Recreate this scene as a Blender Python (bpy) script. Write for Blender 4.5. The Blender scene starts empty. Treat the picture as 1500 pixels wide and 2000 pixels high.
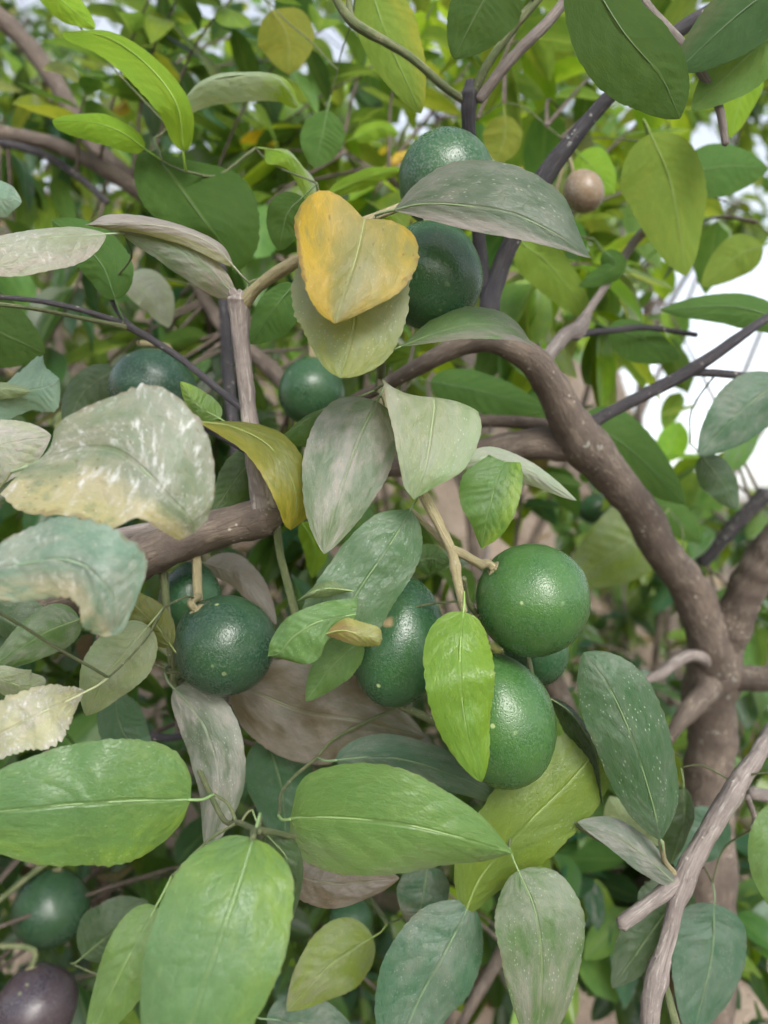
import bpy, math, random
import numpy as np
from mathutils import Vector, Matrix, noise
from mathutils.bvhtree import BVHTree

random.seed(7)
scn = bpy.context.scene
COL = scn.collection
CZ = 1.45                       # eye height of the photographer
F = 1500.0                      # focal length in photo pixels

# ------------------------------------------------------------------ camera
cam_d = bpy.data.cameras.new('camera')
cam = bpy.data.objects.new('camera', cam_d)
COL.objects.link(cam)
cam.location = (0, 0, CZ)
cam.rotation_euler = (math.radians(90), 0, 0)
cam_d.sensor_fit = 'HORIZONTAL'
cam_d.sensor_width = 36
cam_d.lens = 36
cam_d.clip_start = 0.01
cam_d.clip_end = 2000
cam_d.dof.use_dof = True
cam_d.dof.focus_distance = 0.40
cam_d.dof.aperture_fstop = 7.5
scn.camera = cam

# ------------------------------------------------------------------ sky, sun, exposure
SUN_EL, SUN_AZ = 35.0, 164.0    # azimuth clockwise from +Y: behind the photographer, a little to the right
world = bpy.data.worlds.new('World')
scn.world = world
world.use_nodes = True
nt = world.node_tree
nt.nodes.clear()
w_out = nt.nodes.new('ShaderNodeOutputWorld')
w_bg = nt.nodes.new('ShaderNodeBackground')
w_sky = nt.nodes.new('ShaderNodeTexSky')
w_sky.sky_type = 'NISHITA'
w_sky.sun_disc = False
w_sky.sun_elevation = math.radians(SUN_EL)
w_sky.sun_rotation = math.radians(SUN_AZ)
w_sky.air_density = 1.0
w_sky.dust_density = 2.0
w_sky.ozone_density = 1.0
w_hsv = nt.nodes.new('ShaderNodeHueSaturation')
w_hsv.inputs['Saturation'].default_value = 0.35
nt.links.new(w_sky.outputs[0], w_hsv.inputs['Color'])
nt.links.new(w_hsv.outputs[0], w_bg.inputs['Color'])
w_bg.inputs['Strength'].default_value = 0.15
nt.links.new(w_bg.outputs[0], w_out.inputs['Surface'])

sun_d = bpy.data.lights.new('sun', 'SUN')
sun_d.energy = 1.3
sun_d.angle = math.radians(22)
sun_d.color = (1.0, 0.97, 0.92)
sun = bpy.data.objects.new('sun', sun_d)
COL.objects.link(sun)
el, az = math.radians(SUN_EL), math.radians(SUN_AZ)
sdir = Vector((math.sin(az) * math.cos(el), math.cos(az) * math.cos(el), math.sin(el)))
sun.rotation_euler = (-sdir).to_track_quat('-Z', 'Y').to_euler()
sun.location = sdir * 20

scn.view_settings.view_transform = 'Standard'
scn.view_settings.look = 'None'
scn.view_settings.gamma = 1
scn.view_settings.use_curve_mapping = False
scn.view_settings.exposure = 1.15
scn.cycles.use_denoising = True
scn.cycles.max_bounces = 5
scn.cycles.diffuse_bounces = 4
scn.cycles.glossy_bounces = 2
scn.cycles.transmission_bounces = 3
scn.cycles.transparent_max_bounces = 4
scn.cycles.use_adaptive_sampling = True
scn.cycles.adaptive_threshold = 0.04

# ------------------------------------------------------------------ helpers
def P(px, py, d):
    return Vector(((px - 750.0) / F * d, d, CZ - (py - 1000.0) / F * d))


def link(o, parent=None):
    COL.objects.link(o)
    if parent is not None:
        o.parent = parent
    return o


def mesh_obj(name, verts, faces, mat, parent=None, uvs=None, smooth=True, loc=None, mats=None):
    me = bpy.data.meshes.new(name)
    if loc is not None:
        verts = [Vector(v) - loc for v in verts]
    me.from_pydata([tuple(v) for v in verts], [], faces)
    if uvs is not None:
        ul = me.uv_layers.new(name='UVMap')
        li = np.empty(len(me.loops), dtype=np.int32)
        me.loops.foreach_get('vertex_index', li)
        ul.data.foreach_set('uv', np.asarray(uvs, dtype=np.float32)[li].ravel())
    if smooth:
        me.polygons.foreach_set('use_smooth', [True] * len(me.polygons))
    if mat is not None:
        me.materials.append(mat)
    o = bpy.data.objects.new(name, me)
    link(o, parent)
    if loc is not None:
        o.location = loc - (parent.matrix_world.translation if parent is not None else Vector())
    return o


def thing(name, label, cat, loc, group=None):
    o = bpy.data.objects.new(name, None)
    o.empty_display_size = 0.05
    o.location = loc
    COL.objects.link(o)
    o.matrix_world = Matrix.Translation(loc)
    o['label'] = label
    o['category'] = cat
    if group:
        o['group'] = group
    return o


def catmull(pts, n):
    """n+1 samples with index-uniform parameter"""
    pts = [Vector(p) for p in pts]
    if len(pts) == 2:
        return [pts[0].lerp(pts[1], i / n) for i in range(n + 1)]
    ext = [pts[0] * 2 - pts[1]] + pts + [pts[-1] * 2 - pts[-2]]
    out = []
    m = len(pts) - 1
    for i in range(n + 1):
        t = i / n * m
        k = min(int(t), m - 1)
        u = t - k
        p0, p1, p2, p3 = ext[k:k + 4]
        out.append(0.5 * ((2 * p1) + (p2 - p0) * u + (2 * p0 - 5 * p1 + 4 * p2 - p3) * u * u
                          + (3 * p1 - p0 - 3 * p2 + p3) * u ** 3))
    return out


def tube_geo(path, radii, sides=10, rough=0.0, seed=0.0, freq=60.0):
    """verts, faces, uvs of a tube; radii per path sample; rough = relative radius noise"""
    verts, faces, uvs = [], [], []
    n = len(path)
    t0 = (path[1] - path[0]).normalized()
    ref = Vector((0, 0, 1)) if abs(t0.z) < 0.9 else Vector((1, 0, 0))
    nrm = t0.cross(ref).normalized()
    acc = 0.0
    for i in range(n):
        t = (path[min(i + 1, n - 1)] - path[max(i - 1, 0)]).normalized()
        nrm = (nrm - t * nrm.dot(t)).normalized()
        bi = t.cross(nrm)
        if i:
            acc += (path[i] - path[i - 1]).length
        for k in range(sides):
            a = 2 * math.pi * k / sides
            d = nrm * math.cos(a) + bi * math.sin(a)
            r = radii[i]
            if rough:
                q = path[i] * freq + d * 1.3 + Vector((seed, seed * 1.7, 0))
                r *= 1 + rough * noise.noise(q) + 0.5 * rough * noise.noise(q * 2.7)
            verts.append(path[i] + d * r)
            uvs.append((k / sides, acc))
    for i in range(n - 1):
        for k in range(sides):
            k2 = (k + 1) % sides
            faces.append((i * sides + k, i * sides + k2, (i + 1) * sides + k2, (i + 1) * sides + k))
    for end in (0, n - 1):
        c = len(verts)
        tt = (path[1] - path[0]).normalized() * -1 if end == 0 else (path[-1] - path[-2]).normalized()
        verts.append(path[end] + tt * radii[end] * 0.6)
        uvs.append((0.5, 0 if end == 0 else acc))
        for k in range(sides):
            k2 = (k + 1) % sides
            b = end * sides
            faces.append((b + k2, b + k, c) if end == 0 else (b + k, b + k2, c))
    return verts, faces, uvs


# ------------------------------------------------------------------ materials
def new_mat(name):
    m = bpy.data.materials.new(name)
    m.use_nodes = True
    m.node_tree.nodes.clear()
    return m


class NB:
    """small node-building helper"""
    def __init__(self, m):
        self.t = m.node_tree

    def n(self, typ, **kw):
        nd = self.t.nodes.new(typ)
        for k, v in kw.items():
            setattr(nd, k, v)
        return nd

    def put(self, sock, v):
        if hasattr(v, 'is_output'):
            self.t.links.new(v, sock)
        elif v is not None:
            sock.default_value = v

    def math(self, op, a, b=None, c=None, clamp=False):
        nd = self.n('ShaderNodeMath', operation=op, use_clamp=clamp)
        self.put(nd.inputs[0], a)
        if b is not None:
            self.put(nd.inputs[1], b)
        if c is not None:
            self.put(nd.inputs[2], c)
        return nd.outputs[0]

    def vmath(self, op, a, b=None):
        nd = self.n('ShaderNodeVectorMath', operation=op)
        self.put(nd.inputs[0], a)
        if b is not None:
            self.put(nd.inputs[1], b)
        return nd.outputs[0]

    def mix(self, fac, a, b, blend='MIX'):
        nd = self.n('ShaderNodeMix', data_type='RGBA', blend_type=blend)
        self.put(nd.inputs[0], fac)
        self.put(nd.inputs[6], a)
        self.put(nd.inputs[7], b)
        return nd.outputs[2]

    def mixf(self, fac, a, b):
        nd = self.n('ShaderNodeMix', data_type='FLOAT')
        self.put(nd.inputs[0], fac)
        self.put(nd.inputs[2], a)
        self.put(nd.inputs[3], b)
        return nd.outputs[0]

    def step(self, v, lo, hi, a=0.0, b=1.0):
        nd = self.n('ShaderNodeMapRange', interpolation_type='SMOOTHSTEP')
        self.put(nd.inputs[0], v)
        self.put(nd.inputs[1], lo)
        self.put(nd.inputs[2], hi)
        self.put(nd.inputs[3], a)
        self.put(nd.inputs[4], b)
        return nd.outputs[0]

    dims = '3D'

    def noise(self, vec, scale, detail=3.0, rough=0.55, dist=0.0):
        nd = self.n('ShaderNodeTexNoise', noise_dimensions=self.dims)
        self.put(nd.inputs['Vector'], vec)
        nd.inputs['Scale'].default_value = scale
        nd.inputs['Detail'].default_value = detail
        nd.inputs['Roughness'].default_value = rough
        nd.inputs['Distortion'].default_value = dist
        return nd.outputs[0]

    def attr(self, name, typ='OBJECT'):
        nd = self.n('ShaderNodeAttribute', attribute_type=typ, attribute_name=name)
        return nd

    def trans(self, col):
        g = self.n('ShaderNodeGamma')
        self.put(g.inputs[0], col)
        g.inputs[1].default_value = 0.68
        return self.mix(1.0, g.outputs[0], (1.2, 1.05, 0.38, 1), 'MULTIPLY')

    def sep(self, vec):
        nd = self.n('ShaderNodeSeparateXYZ')
        self.put(nd.inputs[0], vec)
        return nd.outputs


def leaf_material(name, source):
    m = new_mat(name)
    b = NB(m)
    b.dims = '2D'
    uv = b.n('ShaderNodeUVMap', uv_map='UVMap').outputs[0]
    if source == 'object':
        oi = b.n('ShaderNodeObjectInfo')
        tint = oi.outputs['Color']
        rnd = oi.outputs['Random']
        dust_amt = b.attr('dust').outputs['Fac']
        gloss = b.attr('gloss').outputs['Fac']
        speck = b.attr('speck').outputs['Fac']
        c2 = b.attr('second_colour').outputs['Color']
        wa = b.attr('second_a').outputs['Fac']
        wb_ = b.attr('second_b').outputs['Fac']
        w0 = b.attr('second_base').outputs['Fac']
        w1 = b.attr('second_tip').outputs['Fac']
    else:
        at = b.attr('leaf_tint', 'GEOMETRY')
        tint = at.outputs['Color']
        rnd = b.attr('leaf_rand', 'GEOMETRY').outputs['Fac']
        dust_amt = b.math('MULTIPLY', rnd, 0.5)
        gloss = speck = None
    x, y, _ = b.sep(uv)
    u = b.math('SUBTRACT', x, 0.5)
    au = b.math('MULTIPLY', b.math('ABSOLUTE', u), 2.0)
    off = b.n('ShaderNodeCombineXYZ')
    b.put(off.inputs[0], b.math('MULTIPLY', rnd, 37.0))
    b.put(off.inputs[1], b.math('MULTIPLY', rnd, 91.0))
    vec = b.vmath('ADD', uv, off.outputs[0])
    n_big = b.noise(vec, 3.2, 3)
    n_mid = b.noise(vec, 11.0, 4, 0.6)
    n_fine = b.noise(vec, 70.0, 2)
    # base hue variation
    col = b.mix(b.step(n_big, 0.3, 0.7, 0.0, 0.55), tint, b.mix(1.0, tint, (0.72, 0.86, 0.8, 1), 'MULTIPLY'))
    col = b.mix(b.step(n_mid, 0.5, 0.8, 0.0, 0.35), col, b.mix(1.0, tint, (1.5, 1.25, 1.0, 1), 'MULTIPLY'))
    if source == 'object':
        msk = b.math('ADD', b.math('MULTIPLY', wa, b.step(u, -0.05, -0.45)), b.math('MULTIPLY', wb_, b.step(u, 0.05, 0.45)))
        msk = b.math('ADD', msk, b.math('MULTIPLY', w0, b.step(y, 0.6, 0.15)))
        msk = b.math('ADD', msk, b.math('MULTIPLY', w1, b.step(y, 0.45, 0.95)))
        msk = b.math('MULTIPLY', msk, b.math('ADD', b.step(n_big, 0.25, 0.62, 0.15, 1.1), b.step(n_mid, 0.3, 0.7, -0.15, 0.35)))
        msk = b.math('MAXIMUM', msk, 0.0)
        msk = b.math('MINIMUM', msk, 1.0)
        col = b.mix(msk, col, c2)
    # veins
    vv = b.math('SUBTRACT', b.math('MULTIPLY', y, 9.0), b.math('MULTIPLY', au, 2.3))
    vv = b.math('ADD', vv, b.math('ADD', b.math('MULTIPLY', n_big, 1.3), b.math('MULTIPLY', n_mid, 0.35)))
    tri = b.math('MULTIPLY', b.math('ABSOLUTE', b.math('SUBTRACT', b.math('FRACT', vv), 0.5)), 2.0)
    vein = b.math('MULTIPLY', b.step(tri, 0.9, 1.0), b.step(au, 1.0, 0.4))
    net = b.n('ShaderNodeTexVoronoi', feature='DISTANCE_TO_EDGE', voronoi_dimensions='2D')
    b.put(net.inputs['Vector'], vec)
    net.inputs['Scale'].default_value = 26.0
    netm = b.step(net.outputs['Distance'], 0.07, 0.01)
    vein = b.math('MAXIMUM', vein, b.math('MULTIPLY', netm, 0.32))
    mid = b.step(au, 0.055, 0.02)
    col = b.mix(b.math('MULTIPLY', vein, 0.30), col, b.mix(1.0, col, (1.7, 1.45, 1.6, 1), 'MULTIPLY'))
    col = b.mix(b.math('MULTIPLY', mid, 0.30), col, b.mix(0.4, tint, (0.28, 0.36, 0.14, 1)))
    # dust film
    dn = b.math('ADD', b.math('MULTIPLY', n_big, 0.95), b.math('MULTIPLY', n_mid, 0.2))
    dmask = b.math('MULTIPLY', b.step(dn, 0.35, 0.78), dust_amt)
    dmask = b.math('MINIMUM', b.math('ADD', dmask, b.math('MULTIPLY', dust_amt, b.math('MULTIPLY', n_fine, 0.35))), 0.95)
    col_top = b.mix(dmask, col, b.mix(b.step(n_mid, 0.35, 0.65), (0.27, 0.265, 0.24, 1), (0.34, 0.305, 0.285, 1)))
    # pale specks and scale-insect dots
    vo = b.n('ShaderNodeTexVoronoi', voronoi_dimensions='2D')
    b.put(vo.inputs['Vector'], vec)
    vo.inputs['Scale'].default_value = 21.0
    dots = b.math('MULTIPLY', b.step(vo.outputs['Distance'], 0.13, 0.05), b.step(b.noise(vec, 5.3, 1), 0.5, 0.62))
    if speck is not None:
        dots = b.math('MULTIPLY', dots, speck)
    else:
        dots = b.math('MULTIPLY', dots, 0.3)
    col_top = b.mix(dots, col_top, (0.55, 0.6, 0.47, 1))
    if source == 'object':
        vb = b.n('ShaderNodeTexVoronoi', voronoi_dimensions='2D')
        b.put(vb.inputs['Vector'], vec)
        vb.inputs['Scale'].default_value = 12.0
        sp = b.math('MULTIPLY', b.step(b.math('ADD', vb.outputs['Distance'], b.math('MULTIPLY', n_fine, 0.12)), 0.17, 0.11), b.step(b.noise(vec, 4.1, 1), 0.5, 0.56))
        sp = b.math('MULTIPLY', sp, b.attr('blemish').outputs['Fac'])
        rim = b.math('MULTIPLY', b.step(b.math('ADD', au, b.math('MULTIPLY', b.math('SUBTRACT', n_mid, 0.5), 0.35)), 0.93, 1.02), b.attr('blemish').outputs['Fac'])
        col_top = b.mix(b.math('MAXIMUM', b.math('MULTIPLY', sp, 0.8), b.math('MULTIPLY', rim, 0.7)), col_top, (0.12, 0.075, 0.04, 1))
    if source == 'object':       # silvery scale flecks and scratches on the worst leaves
        mps = b.n('ShaderNodeMapping')
        mps.inputs['Scale'].default_value = (7.0, 30.0, 1)
        mps.inputs['Rotation'].default_value = (0, 0, 0.5)
        b.put(mps.inputs['Vector'], vec)
        st = b.math('MULTIPLY', b.step(b.noise(mps.outputs[0], 1.0, 4, 0.7), 0.5, 0.74), b.step(n_big, 0.35, 0.6))
        st = b.math('MULTIPLY', st, b.attr('fleck').outputs['Fac'])
        col_top = b.mix(st, col_top, (0.58, 0.59, 0.56, 1))
    # underside: paler, matt
    back = b.n('ShaderNodeNewGeometry').outputs['Backfacing']
    col_und = b.mix(0.06, col, (0.16, 0.23, 0.1, 1))
    colf = b.mix(back, col_top, col_und)
    rough = b.mixf(dmask, b.math('SUBTRACT', 0.42, b.math('MULTIPLY', gloss, 0.19)) if gloss is not None else 0.36, 0.75)
    rough = b.math('ADD', rough, b.math('MULTIPLY', b.math('SUBTRACT', n_mid, 0.5), 0.25))
    rough = b.mixf(back, rough, 0.62)
    # relief
    h = b.math('ADD', b.math('MULTIPLY', b.math('POWER', tri, 2.0), -0.28), b.math('MULTIPLY', n_mid, 1.0))
    h = b.math('ADD', h, b.math('MULTIPLY', n_fine, 0.18))
    h = b.math('ADD', h, b.math('MULTIPLY', netm, -0.10))
    h = b.math('ADD', h, b.math('MULTIPLY', mid, -0.8))
    bump = b.n('ShaderNodeBump')
    bump.inputs['Strength'].default_value = 0.5
    bump.inputs['Distance'].default_value = 0.0013
    b.put(bump.inputs['Height'], h)
    pr = b.n('ShaderNodeBsdfPrincipled')
    b.put(pr.inputs['Base Color'], colf)
    b.put(pr.inputs['Roughness'], rough)
    pr.inputs['IOR'].default_value = 1.45
    b.put(pr.inputs['Specular IOR Level'], b.mixf(back, 0.5, 0.15))
    b.put(pr.inputs['Normal'], bump.outputs[0])
    tr = b.n('ShaderNodeBsdfTranslucent')
    tc = b.trans(col)
    b.put(tr.inputs['Color'], tc)
    mx = b.n('ShaderNodeMixShader')
    b.put(mx.inputs[0], b.mixf(dmask, 0.42, 0.2))
    m.node_tree.links.new(pr.outputs[0], mx.inputs[1])
    m.node_tree.links.new(tr.outputs[0], mx.inputs[2])
    out = b.n('ShaderNodeOutputMaterial')
    m.node_tree.links.new(mx.outputs[0], out.inputs['Surface'])
    return m


def far_leaf_material(name, source):
    m = new_mat(name)
    b = NB(m)
    b.dims = '2D'
    uv = b.n('ShaderNodeUVMap', uv_map='UVMap').outputs[0]
    if source == 'object':
        oi = b.n('ShaderNodeObjectInfo')
        tint, rnd = oi.outputs['Color'], oi.outputs['Random']
    else:
        tint = b.attr('leaf_tint', 'GEOMETRY').outputs['Color']
        rnd = b.attr('leaf_rand', 'GEOMETRY').outputs['Fac']
    off = b.n('ShaderNodeCombineXYZ')
    b.put(off.inputs[0], b.math('MULTIPLY', rnd, 37.0))
    b.put(off.inputs[1], b.math('MULTIPLY', rnd, 91.0))
    nz = b.noise(b.vmath('ADD', uv, off.outputs[0]), 4.5, 3)
    au = b.math('MULTIPLY', b.math('ABSOLUTE', b.math('SUBTRACT', b.sep(uv)[0], 0.5)), 2.0)
    col = b.mix(b.step(nz, 0.3, 0.7), tint, b.mix(1.0, tint, (0.7, 0.82, 0.8, 1), 'MULTIPLY'))
    col = b.mix(b.math('MULTIPLY', b.step(au, 0.10, 0.03), 0.35), col, b.mix(0.5, tint, (0.28, 0.36, 0.14, 1)))
    dm = b.math('MULTIPLY', b.step(nz, 0.45, 0.7), b.math('MULTIPLY', b.step(rnd, 0.45, 1.0), 0.6))
    back = b.n('ShaderNodeNewGeometry').outputs['Backfacing']
    colf = b.mix(b.math('MULTIPLY', dm, b.math('SUBTRACT', 1.0, back)), col, (0.3, 0.285, 0.26, 1))
    pr = b.n('ShaderNodeBsdfPrincipled')
    b.put(pr.inputs['Base Color'], colf)
    b.put(pr.inputs['Roughness'], b.mixf(back, b.mixf(dm, 0.33, 0.7), 0.6))
    b.put(pr.inputs['Specular IOR Level'], b.mixf(back, 0.5, 0.2))
    tr = b.n('ShaderNodeBsdfTranslucent')
    b.put(tr.inputs['Color'], b.trans(col))
    mx = b.n('ShaderNodeMixShader')
    mx.inputs[0].default_value = 0.5
    m.node_tree.links.new(pr.outputs[0], mx.inputs[1])
    m.node_tree.links.new(tr.outputs[0], mx.inputs[2])
    out = b.n('ShaderNodeOutputMaterial')
    m.node_tree.links.new(mx.outputs[0], out.inputs['Surface'])
    return m


def midrib_material():
    m = new_mat('leaf_midrib')
    b = NB(m)
    tint = b.n('ShaderNodeObjectInfo').outputs['Color']
    pr = b.n('ShaderNodeBsdfPrincipled')
    b.put(pr.inputs['Base Color'], b.mix(b.attr('pale').outputs['Fac'], tint, (0.3, 0.37, 0.16, 1)))
    pr.inputs['Roughness'].default_value = 0.5
    out = b.n('ShaderNodeOutputMaterial')
    m.node_tree.links.new(pr.outputs[0], out.inputs['Surface'])
    return m


def rind_material():
    m = new_mat('citrus_rind')
    b = NB(m)
    oi = b.n('ShaderNodeObjectInfo')
    tint, rnd = oi.outputs['Color'], oi.outputs['Random']
    tc = b.n('ShaderNodeTexCoord').outputs['Object']
    off = b.n('ShaderNodeCombineXYZ')
    b.put(off.inputs[0], b.math('MULTIPLY', rnd, 13.0))
    vec = b.vmath('ADD', tc, off.outputs[0])
    n1 = b.noise(vec, 45.0, 3)
    n2 = b.noise(vec, 650.0, 2)
    vo = b.n('ShaderNodeTexVoronoi')
    b.put(vo.inputs['Vector'], vec)
    vo.inputs['Scale'].default_value = 780.0
    pore = b.step(vo.outputs['Distance'], 0.0, 0.5)
    col = b.mix(b.step(n1, 0.3, 0.7), tint, b.mix(1.0, tint, (1.35, 1.2, 1.0, 1), 'MULTIPLY'))
    col = b.mix(b.math('MULTIPLY', b.math('SUBTRACT', 1.0, pore), 0.35), col, b.mix(1.0, tint, (1.7, 1.5, 1.3, 1), 'MULTIPLY'))
    vs = b.n('ShaderNodeTexVoronoi')
    b.put(vs.inputs['Vector'], vec)
    vs.inputs['Scale'].default_value = 95.0
    gate = b.step(b.noise(vec, 38.0, 1), 0.55, 0.68)
    dots = b.math('MULTIPLY', b.step(vs.outputs['Distance'], 0.17, 0.08), gate)
    col = b.mix(b.math('MULTIPLY', dots, 0.8), col, (0.36, 0.44, 0.2, 1))
    scar = b.math('MULTIPLY', b.step(b.noise(vec, 30.0, 2, 0.7), 0.7, 0.76), b.attr('scar').outputs['Fac'])
    col = b.mix(scar, col, (0.3, 0.22, 0.12, 1))
    film = b.math('MULTIPLY', b.step(n2, 0.45, 0.75), b.attr('dust').outputs['Fac'])
    col = b.mix(film, col, (0.3, 0.31, 0.29, 1))
    h = b.math('ADD', b.math('MULTIPLY', pore, 0.55), b.math('MULTIPLY', n2, 0.9))
    bump = b.n('ShaderNodeBump')
    bump.inputs['Strength'].default_value = 0.35
    bump.inputs['Distance'].default_value = 0.00055
    b.put(bump.inputs['Height'], h)
    pr = b.n('ShaderNodeBsdfPrincipled')
    b.put(pr.inputs['Base Color'], col)
    b.put(pr.inputs['Roughness'], b.mixf(film, b.math('ADD', 0.23, b.math('MULTIPLY', n1, 0.1)), 0.6))
    pr.inputs['IOR'].default_value = 1.45
    b.put(pr.inputs['Normal'], bump.outputs[0])
    out = b.n('ShaderNodeOutputMaterial')
    m.node_tree.links.new(pr.outputs[0], out.inputs['Surface'])
    return m


def bark_material(name, c1, c2, c3, scale=1.0):
    m = new_mat(name)
    b = NB(m)
    tc = b.n('ShaderNodeTexCoord').outputs['Object']
    uv = b.n('ShaderNodeUVMap', uv_map='UVMap').outputs[0]
    mp = b.n('ShaderNodeMapping')
    mp.inputs['Scale'].default_value = (9.0, 28.0, 1)
    b.put(mp.inputs['Vector'], uv)
    n1 = b.noise(tc, 42 * scale, 4, 0.6)
    n2 = b.noise(mp.outputs[0], 1.6, 5, 0.65, 0.5)
    n3 = b.noise(tc, 320 * scale, 3, 0.6)
    col = b.mix(b.step(n1, 0.3, 0.7), c1, c2)
    col = b.mix(b.step(n2, 0.52, 0.68, 0, 0.8), col, c3)
    dark = b.step(n2, 0.42, 0.3)
    col = b.mix(b.math('MULTIPLY', dark, 0.6), col, b.mix(1.0, c1, (0.35, 0.33, 0.33, 1), 'MULTIPLY'))
    vo = b.n('ShaderNodeTexVoronoi')
    b.put(vo.inputs['Vector'], tc)
    vo.inputs['Scale'].default_value = 170 * scale
    lent = b.math('MULTIPLY', b.step(vo.outputs['Distance'], 0.24, 0.1), b.step(n1, 0.5, 0.62))
    col = b.mix(b.math('MULTIPLY', lent, 0.7), col, (0.42, 0.38, 0.33, 1))
    vc = b.n('ShaderNodeTexVoronoi', feature='DISTANCE_TO_EDGE')
    b.put(vc.inputs['Vector'], mp.outputs[0])
    vc.inputs['Scale'].default_value = 1.3
    crack = b.math('MULTIPLY', b.step(b.math('ADD', vc.outputs['Distance'], b.math('MULTIPLY', n3, 0.12)), 0.13, 0.06), b.step(n1, 0.4, 0.55))
    col = b.mix(b.math('MULTIPLY', crack, 0.3), col, b.mix(1.0, c1, (0.3, 0.28, 0.27, 1), 'MULTIPLY'))
    lich = b.math('MULTIPLY', b.step(b.noise(tc, 120 * scale, 3, 0.7), 0.62, 0.68), b.step(b.noise(tc, 17 * scale, 1), 0.48, 0.6))
    col = b.mix(b.math('MULTIPLY', lich, 0.55), col, (0.33, 0.34, 0.29, 1))
    h = b.math('ADD', b.math('MULTIPLY', n2, 1.3), b.math('MULTIPLY', n3, 0.6))
    h = b.math('ADD', h, b.math('MULTIPLY', crack, -0.25))
    h = b.math('ADD', h, b.math('MULTIPLY', lent, 0.5))
    bump = b.n('ShaderNodeBump')
    bump.inputs['Strength'].default_value = 0.6
    bump.inputs['Distance'].default_value = 0.0015
    b.put(bump.inputs['Height'], h)
    pr = b.n('ShaderNodeBsdfPrincipled')
    b.put(pr.inputs['Base Color'], col)
    pr.inputs['Roughness'].default_value = 0.82
    b.put(pr.inputs['Normal'], bump.outputs[0])
    out = b.n('ShaderNodeOutputMaterial')
    m.node_tree.links.new(pr.outputs[0], out.inputs['Surface'])
    return m


def ground_material():
    m = new_mat('hill_soil')
    b = NB(m)
    tc = b.n('ShaderNodeTexCoord').outputs['Object']
    n1 = b.noise(tc, 1.6, 4, 0.6)
    n2 = b.noise(tc, 14, 5, 0.65)
    n3 = b.noise(tc, 90, 3)
    col = b.mix(b.step(n1, 0.35, 0.65), (0.13, 0.095, 0.07, 1), (0.24, 0.19, 0.145, 1))
    col = b.mix(b.step(n2, 0.5, 0.7), col, (0.3, 0.24, 0.19, 1))
    col = b.mix(b.step(n2, 0.45, 0.3), col, (0.1, 0.075, 0.05, 1))
    h = b.math('ADD', n2, b.math('MULTIPLY', n3, 0.4))
    bump = b.n('ShaderNodeBump')
    bump.inputs['Distance'].default_value = 0.03
    b.put(bump.inputs['Height'], h)
    pr = b.n('ShaderNodeBsdfPrincipled')
    b.put(pr.inputs['Base Color'], col)
    pr.inputs['Roughness'].default_value = 0.9
    b.put(pr.inputs['Normal'], bump.outputs[0])
    out = b.n('ShaderNodeOutputMaterial')
    m.node_tree.links.new(pr.outputs[0], out.inputs['Surface'])
    return m


M_LEAF = leaf_material('citrus_leaf', 'object')
M_FAR = far_leaf_material('citrus_far_leaf', 'object')
M_MASS = far_leaf_material('citrus_foliage', 'vertex')
M_RIB = midrib_material()
M_RIND = rind_material()
M_BARK = bark_material('brown_bark', (0.07, 0.053, 0.042, 1), (0.125, 0.096, 0.074, 1), (0.18, 0.147, 0.115, 1))
M_DARK = bark_material('dark_bark', (0.024, 0.022, 0.027, 1), (0.046, 0.041, 0.045, 1), (0.075, 0.068, 0.07, 1))
M_GREY = bark_material('grey_bark', (0.125, 0.105, 0.095, 1), (0.21, 0.178, 0.158, 1), (0.32, 0.29, 0.26, 1))
M_TWIG = bark_material('green_twig', (0.07, 0.1, 0.035, 1), (0.14, 0.16, 0.07, 1), (0.24, 0.22, 0.13, 1), 2.0)
M_TAN = bark_material('tan_twig', (0.2, 0.17, 0.09, 1), (0.28, 0.25, 0.13, 1), (0.36, 0.31, 0.2, 1), 2.0)
M_SOIL = ground_material()
BARKS = {'brown': M_BARK, 'dark': M_DARK, 'grey': M_GREY, 'green': M_TWIG, 'tan': M_TAN}

# ------------------------------------------------------------------ terrain
def hill_h(x, y):
    r = max(0.0, y - 1.9)
    side = 1.0 / (1.0 + math.exp(max(-40.0, min(40.0, (x - 0.30 * y - 0.15) * 3.0))))     # the slope falls away on one side
    h = (4.0 * (1 - math.exp(-r * 0.42)) + 0.16 * r) * (0.12 + 0.88 * side)
    h = min(h, 11.0)
    h += 0.10 * noise.noise(Vector((x * 0.9, y * 0.9, 3))) * min(1, r) + 0.02 * noise.noise(Vector((x * 5, y * 5, 1)))
    return h


def axis(lo, hi, dense_lo, dense_hi, n_dense, n_out):
    a = np.linspace(dense_lo, dense_hi, n_dense)
    left = dense_lo - np.geomspace(0.15, dense_lo - lo, n_out)[::-1]
    right = dense_hi + np.geomspace(0.15, hi - dense_hi, n_out)
    return np.concatenate([left, a, right])


xs = axis(-700, 700, -5, 5, 90, 26)
ys = axis(-700, 900, -2, 8, 90, 26)
gv, gf = [], []
for yy in ys:
    for xx in xs:
        gv.append((xx, yy, hill_h(xx, yy)))
nx = len(xs)
for j in range(len(ys) - 1):
    for i in range(nx - 1):
        gf.append((j * nx + i, j * nx + i + 1, (j + 1) * nx + i + 1, (j + 1) * nx + i))
ground = mesh_obj('ground', gv, gf, M_SOIL)
ground['kind'] = 'structure'
ground['label'] = 'dry brown earth slope rising behind the citrus trees'

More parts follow.
